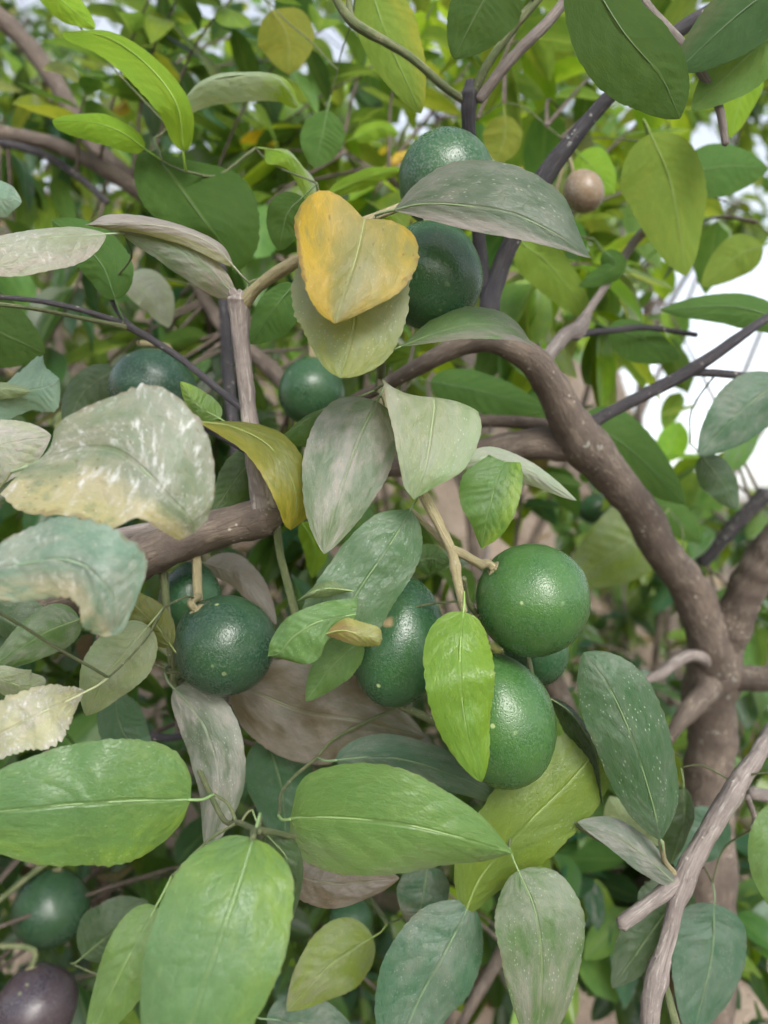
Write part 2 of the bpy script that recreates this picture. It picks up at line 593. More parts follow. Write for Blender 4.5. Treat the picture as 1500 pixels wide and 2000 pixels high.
# ------------------------------------------------------------------ the two fruiting trees in front
base_r = Vector((0.345, 0.80, hill_h(0.345, 0.80)))
tree_r = thing('citrus_tree', 'citrus tree with forked brown trunk and thick limb arching over the round green fruits',
               'tree', base_r)
base_l = Vector((-0.33, 0.72, hill_h(-0.33, 0.72)))
tree_l = thing('citrus_tree', 'citrus tree with cut brown limb, upright grey shoot and large dusty mottled leaves',
               'tree', base_l)
FRUITS = []
OCC = []                         # occluder meshes (world space) for choosing which far leaves are built singly
NODES = {id(tree_r): [], id(tree_l): []}     # points on branches where twigs may attach


def branch(tree, name, pts, bark='brown', sides=12, rough=0.12, n=None, knots=()):
    """pts: (px, py, depth, radius_px) or (Vector, radius_m)"""
    ctr, rad = [], []
    for p in pts:
        if isinstance(p[0], Vector):
            ctr.append(p[0]); rad.append(p[1])
        else:
            ctr.append(P(p[0], p[1], p[2])); rad.append(p[3] * p[2] / F)
    L = sum((ctr[i + 1] - ctr[i]).length for i in range(len(ctr) - 1))
    n = n or max(8, min(90, int(L / (0.35 * max(0.004, min(rad) * 1.2)))))
    path = catmull(ctr, n)
    rr = [r.x for r in catmull([Vector((r, 0, 0)) for r in rad], n)]
    for i in range(n + 1):                        # slight wander and swellings at the nodes
        q = path[i] * 14 + Vector((len(pts), 5, 9))
        path[i] = path[i] + Vector((noise.noise(q), noise.noise(q + Vector((31, 0, 0))), noise.noise(q + Vector((0, 17, 0))))) * rr[i] * 0.35
        rr[i] *= 1 + 0.10 * max(0, noise.noise(q * 1.9)) * 2
    for kv, ks in knots:
        for i in range(n + 1):
            rr[i] *= 1 + ks * math.exp(-((i / n - kv) / 0.035) ** 2)
    v, f, uv = tube_geo(path, rr, sides, rough, seed=len(OCC) * 1.3, freq=70)
    o = mesh_obj(name, v, f, BARKS[bark], tree, uv, loc=ctr[0])
    OCC.append((v, f))
    NODES[id(tree)] += path[1:]
    return o


R_, L_ = tree_r, tree_l
# trunk and limbs of the right-hand tree
branch(R_, 'trunk', [(base_r - Vector((0, 0, 0.05)), 0.04), (P(1365, 2350, .80), .031), (1372, 1900, .79, 54), (1375, 1640, .78, 47),
                     (1385, 1440, .76, 46), (1402, 1300, .74, 52), (1404, 1255, .735, 44)], 'brown', 18, 0.14, n=70)
branch(R_, 'branch', [(1400, 1300, .735, 42), (1385, 1235, .72, 40), (1345, 1150, .70, 36), (1295, 1070, .67, 34), (1245, 990, .64, 34),
                      (1195, 920, .61, 36), (1140, 862, .585, 42), (1112, 815, .57, 37), (1085, 755, .555, 33), (1050, 705, .54, 30),
                      (1010, 678, .53, 27), (960, 662, .525, 24), (905, 672, .53, 21), (830, 712, .54, 17), (760, 752, .56, 14),
                      (690, 785, .58, 11), (600, 830, .62, 9)], 'brown', 16, 0.10, n=120, knots=((.37, .12),))
branch(R_, 'branch', [(1165, 885, .60, 20), (1120, 868, .592, 33), (1075, 864, .588, 32), (1020, 866, .59, 29), (950, 880, .60, 26), (870, 895, .62, 24),
                      (780, 908, .65, 21), (680, 930, .70, 18), (560, 960, .78, 15)], 'brown', 14, 0.11, n=70)
branch(R_, 'branch', [(1110, 845, .60, 17), (1040, 830, .605, 13), (960, 824, .61, 12), (880, 832, .62, 11), (760, 850, .64, 9)], 'brown', 10)
branch(R_, 'branch', [(1405, 1290, .735, 40), (1430, 1225, .72, 38), (1465, 1150, .70, 36), (1510, 1070, .68, 34), (1600, 930, .66, 30), (1760, 700, .70, 22)], 'brown', 14)
branch(R_, 'branch', [(1405, 1310, .74, 30), (1450, 1322, .73, 26), (1520, 1322, .72, 24), (1650, 1290, .72, 20), (1850, 1180, .78, 12)], 'brown', 12)
branch(R_, 'branch', [(1420, 1310, .745, 26), (1385, 1345, .72, 24), (1350, 1382, .70, 20), (1322, 1415, .69, 15), (1300, 1450, .69, 10), (1270, 1475, .70, 7)], 'brown', 12)
branch(R_, 'branch', [(1405, 1300, .735, 18), (1360, 1278, .70, 12), (1325, 1290, .69, 12), (1295, 1315, .68, 11), (1260, 1330, .68, 8)], 'grey', 10)
branch(R_, 'branch', [(960, 664, .53, 19), (955, 600, .53, 19), (975, 530, .53, 18), (1005, 460, .525, 17), (1060, 350, .52, 18), (1100, 295, .515, 17),
                      (1160, 222, .51, 14), (1230, 148, .50, 13.5), (1320, 65, .49, 13), (1410, 5, .485, 12), (1520, -90, .49, 10)], 'dark', 14, n=90)
branch(R_, 'branch', [(953, 590, .535, 15), (940, 520, .53, 14), (932, 440, .52, 13), (922, 330, .51, 13), (915, 250, .50, 13), (917, 200, .495, 15), (920, 160, .495, 11)],
       'dark', 12, 0.2, knots=((.88, .3),))
branch(R_, 'branch', [(905, 195, .495, 8), (870, 172, .49, 7.5), (800, 112, .48, 8), (720, 65, .47, 9), (680, 35, .465, 9), (645, -20, .46, 7)], 'green', 8)
branch(R_, 'branch', [(690, 45, .467, 6), (683, 20, .47, 6), (680, -20, .47, 5)], 'green', 8)
branch(R_, 'branch', [(925, 185, .493, 8), (950, 130, .485, 8), (985, 80, .48, 9), (1020, 35, .475, 9), (1070, -20, .47, 7)], 'green', 8)
branch(R_, 'branch', [(935, 195, .493, 10), (975, 145, .487, 11), (1020, 95, .48, 11), (1075, 40, .475, 11), (1120, -20, .47, 10)], 'grey', 10)
branch(R_, 'branch', [(1235, -30, .44, 7), (1285, 35, .44, 10), (1335, 90, .44, 11), (1375, 150, .445, 9), (1405, 215, .45, 8), (1416, 282, .455, 7)], 'grey', 10)
branch(R_, 'branch', [(1135, 842, .58, 17), (1190, 808, .575, 12), (1260, 772, .57, 12), (1330, 735, .565, 13), (1385, 700, .56, 12), (1450, 655, .56, 10), (1530, 600, .57, 7)], 'dark', 10)
branch(R_, 'branch', [(1345, 728, .565, 8), (1420, 732, .565, 8), (1510, 742, .57, 7)], 'dark', 8)
branch(R_, 'branch', [(1055, 725, .56, 13), (1075, 690, .58, 14), (1105, 655, .60, 15), (1130, 645, .61, 17), (1152, 605, .62, 9), (1190, 545, .63, 8),
                      (1235, 480, .64, 9), (1265, 450, .64, 10), (1300, 447, .63, 10), (1316, 460, .63, 9)], 'grey', 10)
branch(R_, 'branch', [(1135, 650, .61, 8), (1190, 645, .62, 6), (1260, 640, .63, 6), (1360, 655, .64, 5)], 'dark', 8)
branch(R_, 'branch', [(1500, 960, .9, 16), (1440, 1020, .92, 15), (1370, 1100, .95, 13)], 'dark', 8)
# hanging fruit twig
branch(R_, 'twig', [(740, 765, .56, 8), (745, 700, .45, 9), (735, 655, .43, 9), (720, 600, .42, 8), (700, 520, .41, 7)], 'green', 8)
branch(R_, 'twig', [(745, 745, .50, 9), (752, 800, .45, 9), (785, 890, .42, 9), (828, 970, .405, 11), (860, 1030, .40, 10), (883, 1080, .398, 10), (893, 1130, .396, 9), (906, 1195, .395, 7)],
       'tan', 10, knots=((.8, .25),))
branch(R_, 'twig', [(880, 1074, .398, 9), (905, 1085, .40, 9), (942, 1106, .408, 10)], 'tan', 8)
branch(R_, 'twig', [(880, 1074, .40, 7), (845, 1040, .41, 6), (800, 995, .42, 6)], 'tan', 8)
branch(R_, 'twig', [(905, 1130, .405, 6), (912, 1170, .42, 6), (930, 1200, .43, 6)], 'green', 8)
# green shoot crossing below the fruits
branch(R_, 'twig', [(1318, 1712, .462, 9), (1240, 1672, .455, 9), (1130, 1608, .45, 10), (1040, 1550, .45, 10), (940, 1480, .455, 9), (850, 1412, .465, 8), (780, 1378, .47, 7)], 'green', 8)
# lichen-grey twig at the lower side
branch(R_, 'branch', [(1640, 1230, .66, 19), (1560, 1350, .56, 17), (1495, 1450, .50, 17), (1440, 1530, .475, 18), (1395, 1605, .465, 19), (1345, 1690, .46, 19), (1318, 1760, .455, 17),
                      (1302, 1830, .45, 16), (1280, 1900, .445, 19), (1268, 1960, .44, 18), (1272, 2060, .44, 16)], 'grey', 12, 0.22, knots=((.55, .2), (.82, .25)))
branch(R_, 'twig', [(1335, 1712, .46, 15), (1290, 1748, .452, 15), (1250, 1778, .447, 14), (1214, 1806, .442, 13)], 'grey', 10, 0.2)
branch(R_, 'twig', [(1292, 1880, .447, 8), (1302, 1930, .445, 8), (1325, 2020, .44, 9)], 'green', 8)
branch(R_, 'twig', [(1318, 1706, .459, 6), (1298, 1680, .452, 5), (1291, 1645, .442, 6)], 'tan', 8)
branch(R_, 'twig', [(1460, 1555, .49, 6), (1475, 1600, .50, 5), (1470, 1620, .5, 5)], 'grey', 8)
branch(R_, 'branch', [(1470, 1550, .62, 11), (1520, 1560, .64, 11)], 'grey', 8)
branch(R_, 'branch', [(1375, 1800, .80, 34), (1290, 1760, .95, 44), (1200, 1735, 1.1, 46), (1110, 1685, 1.2, 40), (980, 1600, 1.3, 30)], 'brown', 12)
branch(R_, 'branch', [(1120, 1690, 1.0, 18), (1080, 1730, .95, 15), (1000, 1840, .85, 14), (950, 1910, .8, 12), (910, 1985, .78, 10), (880, 2060, .78, 8)], 'brown', 8)
branch(R_, 'branch', [(1190, 1760, 1.05, 30), (1170, 1600, 1.0, 26), (1130, 1470, .95, 26), (1090, 1360, .92, 24), (1050, 1250, .92, 20), (1000, 1100, .95, 16)], 'brown', 10)

# left-hand tree
branch(L_, 'trunk', [(base_l - Vector((0, 0, .05)), 0.032), (P(-90, 2100, .66), .024), (P(-150, 1600, .58), .019), (P(-120, 1300, .52), .0165), (-30, 1195, .49, 44),
                     (130, 1158, .475, 43), (290, 1080, .46, 42), (400, 1038, .455, 39), (480, 1012, .45, 37), (528, 1000, .447, 35), (545, 1003, .446, 24)], 'brown', 18, 0.16, n=80, knots=((.95, .12),))
branch(L_, 'branch', [(522, 990, .447, 30), (512, 945, .447, 24), (498, 890, .448, 20), (483, 800, .45, 17), (476, 720, .45, 16), (470, 640, .45, 18), (470, 590, .448, 21), (470, 572, .447, 16)], 'grey', 14, 0.16, knots=((.9, .2),))
branch(L_, 'twig', [(478, 590, .448, 14), (505, 558, .44, 12), (560, 520, .425, 13), (620, 490, .41, 11)], 'tan', 10)
branch(L_, 'twig', [(466, 590, .448, 12), (450, 566, .446, 10), (440, 545, .446, 7)], 'grey', 8)
branch(L_, 'branch', [(380, 1030, .47, 15), (310, 1030, .47, 16), (240, 1042, .475, 15), (150, 1060, .48, 12)], 'grey', 10)
branch(L_, 'twig', [(540, 1020, .447, 9), (548, 1080, .448, 8), (562, 1140, .45, 8), (578, 1205, .452, 8)], 'green', 8)
branch(L_, 'twig', [(385, 1060, .46, 8), (386, 1120, .455, 9), (388, 1172, .447, 9)], 'tan', 8)
branch(L_, 'twig', [(476, 800, .452, 8), (420, 755, .47, 7), (350, 698, .48, 7), (255, 640, .48, 7.5), (180, 612, .475, 6), (90, 590, .47, 5), (-20, 578, .46, 5)], 'dark', 8)
branch(L_, 'twig', [(255, 640, .48, 7), (225, 600, .48, 5), (212, 560, .475, 5)], 'dark', 8)
branch(L_, 'twig', [(250, 640, .48, 6), (160, 622, .46, 4), (70, 604, .44, 4), (-20, 592, .43, 4)], 'green', 8)
branch(L_, 'twig', [(500, 890, .46, 8), (450, 860, .47, 8), (390, 830, .475, 7), (300, 800, .48, 6)], 'dark', 8)
branch(L_, 'branch', [(470, 930, .6, 13), (452, 800, .62, 12), (445, 700, .63, 12), (438, 600, .64, 10), (430, 480, .66, 8)], 'dark', 8)
branch(L_, 'branch', [(575, 780, .75, 16), (520, 710, .78, 16), (440, 640, .82, 14), (380, 545, .86, 12)], 'brown', 8)
branch(L_, 'twig', [(495, 1635, .315, 6), (500, 1622, .33, 7), (540, 1628, .35, 6), (590, 1640, .38, 6), (650, 1660, .42, 6)], 'green', 8)
branch(L_, 'twig', [(505, 1625, .33, 6), (470, 1608, .36, 5), (430, 1590, .40, 5), (370, 1450, .46, 6), (340, 1330, .47, 7), (320, 1120, .465, 9)], 'green', 8)
branch(L_, 'branch', [(-40, 255, .85, 14), (60, 270, .85, 15), (150, 300, .84, 14), (250, 362, .83, 15), (330, 420, .82, 12), (420, 520, .8, 12)], 'brown', 8)
branch(L_, 'branch', [(-30, 10, .95, 17), (50, 80, .95, 17), (100, 150, .95, 17), (140, 220, .94, 15), (200, 300, .92, 14), (300, 380, .9, 13), (420, 500, .86, 12)], 'brown', 8)
branch(L_, 'branch', [(-30, 270, .8, 7), (80, 300, .8, 8), (160, 350, .8, 7), (210, 395, .8, 6)], 'dark', 8)
branch(L_, 'twig', [(200, 1445, .6, 6), (270, 1438, .6, 7), (340, 1440, .6, 7), (420, 1420, .6, 5)], 'dark', 8)

# ------------------------------------------------------------------ leaves
PAL = {
    'lime': (0.165, 0.285, 0.018), 'fresh': (0.108, 0.21, 0.052), 'mid': (0.062, 0.138, 0.03), 'dark': (0.032, 0.074, 0.022),
    'teal': (0.042, 0.115, 0.06), 'sage': (0.18, 0.235, 0.12), 'olive': (0.14, 0.155, 0.018), 'yellow': (0.39, 0.325, 0.11),
    'silver': (0.27, 0.33, 0.235), 'cream': (0.40, 0.39, 0.235), 'brown': (0.13, 0.098, 0.07), 'gold': (0.5, 0.34, 0.02),
    'mauve': (0.22, 0.2, 0.185), 'mint': (0.15, 0.26, 0.18), 'deep': (0.032, 0.072, 0.010), 'ygreen': (0.145, 0.22, 0.03), 'pink': (0.33, 0.27, 0.235),  # deep: leaf colour darkened to hold the shade on the high undersides
}


def prof(v, a=0.55, b=0.8):
    m = a / (a + b)
    return (max(v, 0) ** a * max(1 - v, 0) ** b) / (m ** a * (1 - m) ** b)


ATTACH = []


def leaf(tree, mid=None, wa=0, wb=0, col='mid', da=0.008, db=0.008, rows=None, under=False, dust=0.12, gloss=0.5, speck=0.35,
         c2=None, sec=(0, 0, 0, 0), wav=0.0018, pa=0.55, pb=0.8, fix=None, nv=56, nu=7, attach=True, ser=0.012, notch=(), var=0.12, fleck=0.0, blem=0.25):
    """one leaf blade.  mid: (px,py,depth) from base to tip with half widths wa/wb in photo px; or rows of
    (depth, a, m, b) / (depth, a, am, m, bm, b).  Heading down the picture, a is on the viewer's left."""
    sd = random.random() * 100
    grid = []
    if rows:
        full = []
        for r in rows:
            d = r[0]
            p = r[1:]
            if len(p) == 1:
                p = (p[0],) * 5
            elif len(p) == 3:
                A, Mm, B = p
                p = (A, ((A[0] + Mm[0]) / 2, (A[1] + Mm[1]) / 2), Mm, ((B[0] + Mm[0]) / 2, (B[1] + Mm[1]) / 2), B)
            full.append((d, p))
        cols = []
        for k in range(5):
            cols.append(catmull([P(p[k][0], p[k][1], d) for d, p in full], nv))
        lat_scale = 1.0
        for i in range(nv + 1):
            v = i / nv
            env = math.sin(math.pi * min(1, max(0, v))) ** 0.5
            row = []
            for j in range(2 * nu + 1):
                s = j / nu - 1            # -1 = a edge, +1 = b edge
                t = abs(s)
                if s <= 0:
                    m_, c_, e_ = cols[2][i], cols[1][i], cols[0][i]
                    dd = da
                else:
                    m_, c_, e_ = cols[2][i], cols[3][i], cols[4][i]
                    dd = db
                p = m_ * ((1 - t) * (1 - 2 * t)) + c_ * (4 * t * (1 - t)) + e_ * (t * (2 * t - 1))
                jit = 1 + (ser * 2 * noise.noise(Vector((i * 0.9, s * 2, sd))) + 0.008 * math.sin(i * 1.75 + sd)) * t * t
                p = m_ + (p - m_) * jit
                p = p + Vector((0, 1, 0)) * (0.6 * dd * env * t ** 1.5)
                row.append(p)
            grid.append(row)
        base = cols[2][0]
    else:
        path = catmull([P(*p) for p in mid], nv)
        base = path[0]
        for i in range(nv + 1):
            v = i / nv
            lo, hi = max(0, i - 2), min(nv, i + 2)
            t = path[hi] - path[lo]
            tx, tz = (t.x, t.z) if fix is None else (fix[0], -fix[1])
            l_ = math.hypot(tx, tz) or 1.0
            a = Vector((tz / l_, 0, -tx / l_))
            pr = prof(v, pa, pb)
            d = path[i].y
            row = []
            for j in range(2 * nu + 1):
                s = j / nu - 1
                tt = abs(s)
                w, dd, sg = (wa, da, 1) if s <= 0 else (wb, db, -1)
                wpx = w * pr * (1 + (ser * 2 * noise.noise(Vector((i * 0.8, sg * 3, sd))) + 0.05 * noise.noise(Vector((v * 5, sg * 3, sd))) + 0.008 * math.sin(i * 1.75 + sd)) * tt)
                for (side, vc, vw, dep) in notch:
                    if side == sg:
                        wpx *= 1 - dep * math.exp(-((v - vc) / vw) ** 2) * tt
                q_ = path[i] + a * (sg * wpx * tt * d / F)
                row.append(q_ + Vector((0, 1, 0)) * (0.6 * dd * pr * tt ** 1.6))
            grid.append(row)
    verts, faces, uvs = [], [], []
    W = 2 * nu + 1
    for i, row in enumerate(grid):
        v = i / nv
        for j, p in enumerate(row):
            s = j / nu - 1
            q = Vector((v * 5.0 + sd, s * 0.6, sd))
            und = wav * (s * s * math.sin(v * (11 + sd % 5) + sd + (1.5 if s > 0 else 0)) * 0.5 + 0.8 * noise.noise(q * 1.1))
            und += 0.00045 * math.sin((v * 9 - abs(s) * 2.3 + 1.6 * noise.noise(q * 0.8) + (.4 if s > 0 else 0)) * 2 * math.pi) * min(1, abs(s) * 3) * (1 - abs(s)) * 2
            verts.append(p + Vector((0, 1, 0)) * und * math.sin(math.pi * v) ** 0.4)
            uvs.append((j / (W - 1), v))
    for i in range(nv):
        for j in range(W - 1):
            faces.append((i * W + j, i * W + j + 1, (i + 1) * W + j + 1, (i + 1) * W + j))
    # orientation: upper surface faces the viewer unless under
    c = Vector()
    for f in faces[::7]:
        c += (verts[f[1]] - verts[f[0]]).cross(verts[f[3]] - verts[f[0]])
    toward = c.dot(Vector((0, -1, 0))) > 0
    if toward == under:
        faces = [f[::-1] for f in faces]
    o = mesh_obj('leaf', verts, faces, M_LEAF, tree, uvs, loc=base)
    k = 1 + random.uniform(-var, var)
    cc = PAL[col] if isinstance(col, str) else col
    o.color = (cc[0] * k * random.uniform(.95, 1.05), cc[1] * k, cc[2] * k * random.uniform(.9, 1.1), 1)
    o['dust'] = float(dust); o['gloss'] = float(gloss); o['speck'] = float(speck)
    o['fleck'] = float(fleck); o['blemish'] = float(blem)
    if c2:
        o['second_colour'] = list(PAL[c2] if isinstance(c2, str) else c2)
        o['second_a'], o['second_b'], o['second_base'], o['second_tip'] = [float(x) for x in sec]
    OCC.append((verts, faces))
    # midrib and petiole
    mp = [grid[i][nu] for i in range(nv + 1)]
    nrm = (c.normalized() if toward != under else -c.normalized()) if c.length else Vector((0, -1, 0))
    L = sum((mp[i + 1] - mp[i]).length for i in range(nv))
    r0 = max(0.0005, L * 0.0062)
    q0 = mp[::2]
    dirb = (mp[0] - mp[3]).normalized()
    path = [p + nrm * (-0.55 * r0 * (1 - i / len(q0) * .6)) for i, p in enumerate(q0)]
    rad = [r0 * (1 - 0.85 * i / (len(path) - 1)) for i in range(len(path))]
    v, f, uv = tube_geo(path, rad, 6)
    ob = mesh_obj('midrib', v, f, M_RIB, o, uv, loc=base)
    ob.location = (0, 0, 0); ob.color = o.color; ob['pale'] = 0.06 if under else 0.33
    if attach:
        back = Vector((0, 0.35, 0.1)) if not under else Vector((0, 0.15, 0.05))
        p1 = mp[0] + dirb * 0.006
        p2 = mp[0] + (dirb + back).normalized() * 0.013
        v, f, uv = tube_geo(catmull([mp[0] - dirb * .001, p1, p2], 6), [r0 * 1.05] * 7, 6)
        ob = mesh_obj('petiole', v, f, M_RIB, o, uv, loc=base)
        ob.location = (0, 0, 0); ob.color = o.color; ob['pale'] = 0.06 if under else 0.33
        ATTACH.append((tree, p2, r0 * 1.05, dirb))
    return o


def simp(tree, pts, wa, wb, col, **k):
    return leaf(tree, [p if len(p) == 3 else p for p in pts], wa, wb, col, **k)


# --- upper left
leaf(L_, [(358, 295, .50), (345, 205, .485), (285, 125, .48), (205, 72, .485), (122, 62, .50)], 28, 46, 'lime', under=True, da=.015, db=-.005, pa=.5, pb=.55)
leaf(L_, [(282, 290, .51), (230, 255, .50), (170, 238, .50), (102, 236, .51)], 28, 32, 'lime', under=True, pa=.5, pb=.5, da=.01)
leaf(L_, [(345, 220, .53), (392, 165, .52), (470, 146, .515), (545, 155, .52), (584, 208, .53)], 34, 14, 'silver', c2='lime', sec=(0, 0, 0, 1.0), da=.02, dust=.0, speck=.1, pa=.6, pb=.6)
leaf(L_, rows=[(.53, (305, 290)), (.525, (262, 300), (312, 312), (350, 300)), (.52, (258, 350), (340, 350), (450, 325)), (.515, (280, 400), (372, 395), (492, 370)),
               (.515, (330, 440), (405, 440), (503, 430)), (.52, (400, 470), (435, 480), (495, 490)), (.525, (458, 535))], col='deep', under=True, da=.012, db=.015, c2='mid', sec=(.8, 0, 0, 0))
leaf(L_, [(60, -60, .5), (120, 0, .5), (186, 56, .5)], 30, 32, 'lime', under=True)
leaf(L_, [(208, 457, .42), (110, 462, .40), (0, 480, .385), (-110, 500, .38)], 34, 66, 'silver', pa=.8, dust=.5, fleck=.5, speck=.1, c2='pink', sec=(0, .4, 0, .4), da=.012, db=.004)
leaf(L_, [(225, 585, .47), (200, 520, .465), (150, 465, .46), (100, 430, .455)], 55, 40, 'mid', under=True, dust=0)
leaf(L_, rows=[(.44, (458, 522)), (.432, (428, 470), (418, 480), (428, 510)), (.425, (352, 432), (345, 447), (358, 476)), (.42, (270, 411), (265, 437), (272, 452)), (.42, (202, 413), (208, 439), (214, 445)), (.422, (167, 438))],
     col='mauve', dust=.5, c2='olive', sec=(0, 2.0, 0, 0), da=.012, db=.006, wav=.001)
leaf(L_, [(458, 577, .445), (400, 520, .435), (320, 475, .43), (232, 450, .43)], 24, 40, (.14, .2, .12), dust=.4, c2='pink', sec=(0, 0, .5, 0), da=.004, db=.012)
leaf(L_, [(-70, 375, .45), (-10, 385, .45), (42, 396, .45)], 35, 40, 'mint', dust=.3)
leaf(L_, [(-120, 585, .5), (-20, 640, .5), (88, 690, .505)], 80, 70, 'deep', under=True)
leaf(L_, rows=[(.45, (-60, 800)), (.45, (-20, 830), (-10, 785), (10, 745)), (.45, (50, 800), (50, 765), (70, 690)), (.45, (105, 800), (90, 755), (85, 715)), (.45, (116, 740))], col='mint', dust=.2, ser=.05)
leaf(L_, [(-80, 900, .42), (0, 870, .42), (100, 850, .425)], 70, 55, 'silver', dust=.8, speck=.0)
leaf(L_, [(-60, 770, .44), (0, 760, .44), (60, 765, .44)], 18, 16, 'sage', dust=.2)
leaf(L_, [(240, 545, .6), (290, 575, .6), (330, 640, .61)], 30, 45, 'silver', dust=.5, gloss=.2)
leaf(L_, [(225, 720, .55), (160, 770, .55), (130, 850, .55)], 40, 45, 'dark')
# --- large mottled leaves on the left
leaf(L_, rows=[(.335, (0, 965), (50, 912), (96, 886)), (.325, (50, 1000), (150, 876), (108, 822)), (.315, (150, 1010), (230, 880), (200, 772)),
               (.308, (215, 1034), (287, 925), (295, 746)), (.308, (275, 1012), (330, 972), (388, 826)), (.312, (320, 1038), (368, 1012), (414, 950)), (.318, (350, 1056), (380, 1040), (404, 1016))],
     col=(.15, .215, .125), dust=.45, blem=.8, c2=(.40, .37, .17), sec=(1.6, 0, .2, .1), speck=1, fleck=.95, gloss=.8, da=-.004, db=.012, wav=.003, var=0, ser=.03)
leaf(L_, rows=[(.30, (-45, 1165), (-45, 1110), (-45, 1085)), (.297, (30, 1178), (40, 1102), (35, 1034)), (.294, (110, 1168), (112, 1092), (112, 1008)),
               (.293, (148, 1185), (172, 1110), (203, 1028)), (.294, (160, 1225), (212, 1150), (264, 1078)), (.297, (180, 1240), (226, 1200), (274, 1132)), (.30, (205, 1244), (226, 1240), (244, 1226))],
     col=(.13, .225, .165), dust=.35, blem=.8, c2=(.34, .32, .18), sec=(.85, 0, .1, .15), gloss=1.0, speck=.5, fleck=.5, da=.004, db=.012, wav=.004, var=0, ser=.04)
leaf(L_, [(290, 1222, .40), (240, 1280, .395), (195, 1335, .395), (168, 1398, .40)], 62, 60, 'sage', dust=.3, c2='fresh', sec=(.5, 0, 0, 0))
leaf(L_, rows=[(.36, (165, 1352)), (.355, (130, 1345), (125, 1372), (150, 1400)), (.35, (70, 1348), (80, 1392), (120, 1448)), (.348, (10, 1362), (25, 1420), (60, 1462)), (.35, (-50, 1400), (-40, 1450), (-20, 1490))],
     col='cream', dust=.6, c2='olive', sec=(.0, .0, .9, 0), speck=1, fleck=.8, wav=.004, da=.01, db=-.008, ser=.06)
leaf(L_, [(335, 1262, .43), (300, 1215, .43), (262, 1180, .43), (246, 1145, .43)], 30, 42, 'olive', dust=.1)
leaf(L_, [(155, 1210, .42), (80, 1240, .42), (-20, 1310, .42)], 48, 45, 'mid', dust=.3)
leaf(L_, [(-40, 1180, .44), (50, 1230, .44), (140, 1275, .45)], 40, 55, 'dark')
leaf(L_, [(-30, 1310, .40), (40, 1340, .41), (90, 1330, .42)], 35, 30, 'sage', dust=.5)
leaf(L_, [(225, 1355, .5), (240, 1430, .5), (300, 1500, .5)], 50, 45, 'teal')
# --- bright leaves low down
leaf(L_, [(372, 1562, .36), (250, 1565, .345), (100, 1575, .335), (-130, 1600, .33)], 116, 140, (.1, .205, .066), dust=.05, gloss=.9, pa=.5, pb=.6, c2='lime', sec=(0, .35, .2, 0), da=.012, db=.01, wav=.003)
leaf(L_, [(494, 1636, .325), (462, 1740, .305), (418, 1870, .295), (370, 2010, .29), (330, 2130, .29)], 140, 132, (.118, .218, .088), dust=.05, c2='lime', sec=(0, .3, .35, 0), gloss=.75, pa=.55, pb=.6, da=.014, db=.010, wav=.003, speck=.1)
leaf(L_, [(305, 1770, .34), (240, 1890, .33), (170, 2040, .33)], 50, 70, 'fresh', gloss=.5)
leaf(L_, [(520, 1630, .36), (565, 1690, .36), (570, 1800, .365)], 40, 25, 'dark')
leaf(R_, rows=[(.375, (566, 1600)), (.365, (568, 1670), (605, 1597), (590, 1525)), (.352, (640, 1722), (690, 1600), (675, 1497)), (.345, (750, 1727), (785, 1610), (780, 1503)),
               (.345, (865, 1710), (880, 1632), (870, 1550)), (.35, (945, 1695), (950, 1650), (945, 1600)), (.355, (1003, 1668))], col='fresh', dust=.03, gloss=1.0, da=.016, db=.006, wav=.002,
     c2='mauve', sec=(.25, 0, 0, 0), speck=.15)
leaf(L_, [(340, 1345, .45), (400, 1420, .44), (428, 1530, .435), (405, 1670, .43)], 56, 58, (.1, .14, .09), dust=.65, speck=1)
leaf(L_, [(520, 1440, .5), (550, 1540, .5), (560, 1660, .5)], 70, 65, 'teal', dust=.1)
leaf(L_, [(450, 1330, .49), (580, 1385, .48), (690, 1405, .48), (830, 1440, .49)], 105, 92, 'brown', dust=.5, gloss=.2, speck=0, c2='deep', sec=(0, 0, 0, .3))
leaf(R_, [(655, 1485, .465), (760, 1480, .46), (890, 1515, .455), (1020, 1580, .45)], 46, 42, 'teal', dust=.25)
leaf(R_, [(905, 1792, .45), (945, 1705, .445), (1030, 1610, .44), (1120, 1520, .445), (1200, 1420, .455)], 88, 90, 'ygreen', dust=.06, gloss=.2, pa=.9, pb=.6)
leaf(R_, rows=[(.445, (1075, 1365)), (.44, (1090, 1395), (1112, 1390), (1115, 1382)), (.44, (1110, 1440), (1140, 1428), (1148, 1418)), (.445, (1145, 1500), (1165, 1480), (1172, 1470)), (.45, (1178, 1575))], col='dark', gloss=1, da=.02, db=.015)
leaf(R_, [(1291, 1642, .44), (1272, 1560, .43), (1230, 1430, .42), (1185, 1335, .42), (1140, 1274, .425)], 80, 72, (.05, .118, .056), dust=.15, speck=.9, fleck=.1, gloss=.7, pa=.85, pb=.78, da=.008, db=.012)
leaf(R_, [(1335, 1540, .5), (1335, 1610, .5), (1310, 1690, .5)], 45, 25, 'dark')
leaf(R_, [(1285, 1650, .55), (1235, 1620, .55), (1190, 1555, .55)], 35, 50, 'sage', dust=.1)
leaf(R_, [(1322, 1728, .455), (1260, 1672, .445), (1200, 1630, .44), (1128, 1606, .44)], 26, 32, (.12, .17, .11), dust=.5, da=.02, db=-.002)
leaf(R_, [(1012, 1700, .43), (1045, 1780, .42), (1058, 1890, .415), (1048, 2050, .41)], 84, 92, (.07, .14, .045), dust=.35, speck=.6, c2='brown', sec=(0, 0, 0, .35), pa=.6, pb=.65)
leaf(R_, [(918, 1765, .45), (870, 1860, .44), (815, 1960, .435), (770, 2080, .43)], 94, 84, 'teal', dust=.25, gloss=.8, pa=.6, pb=.65)
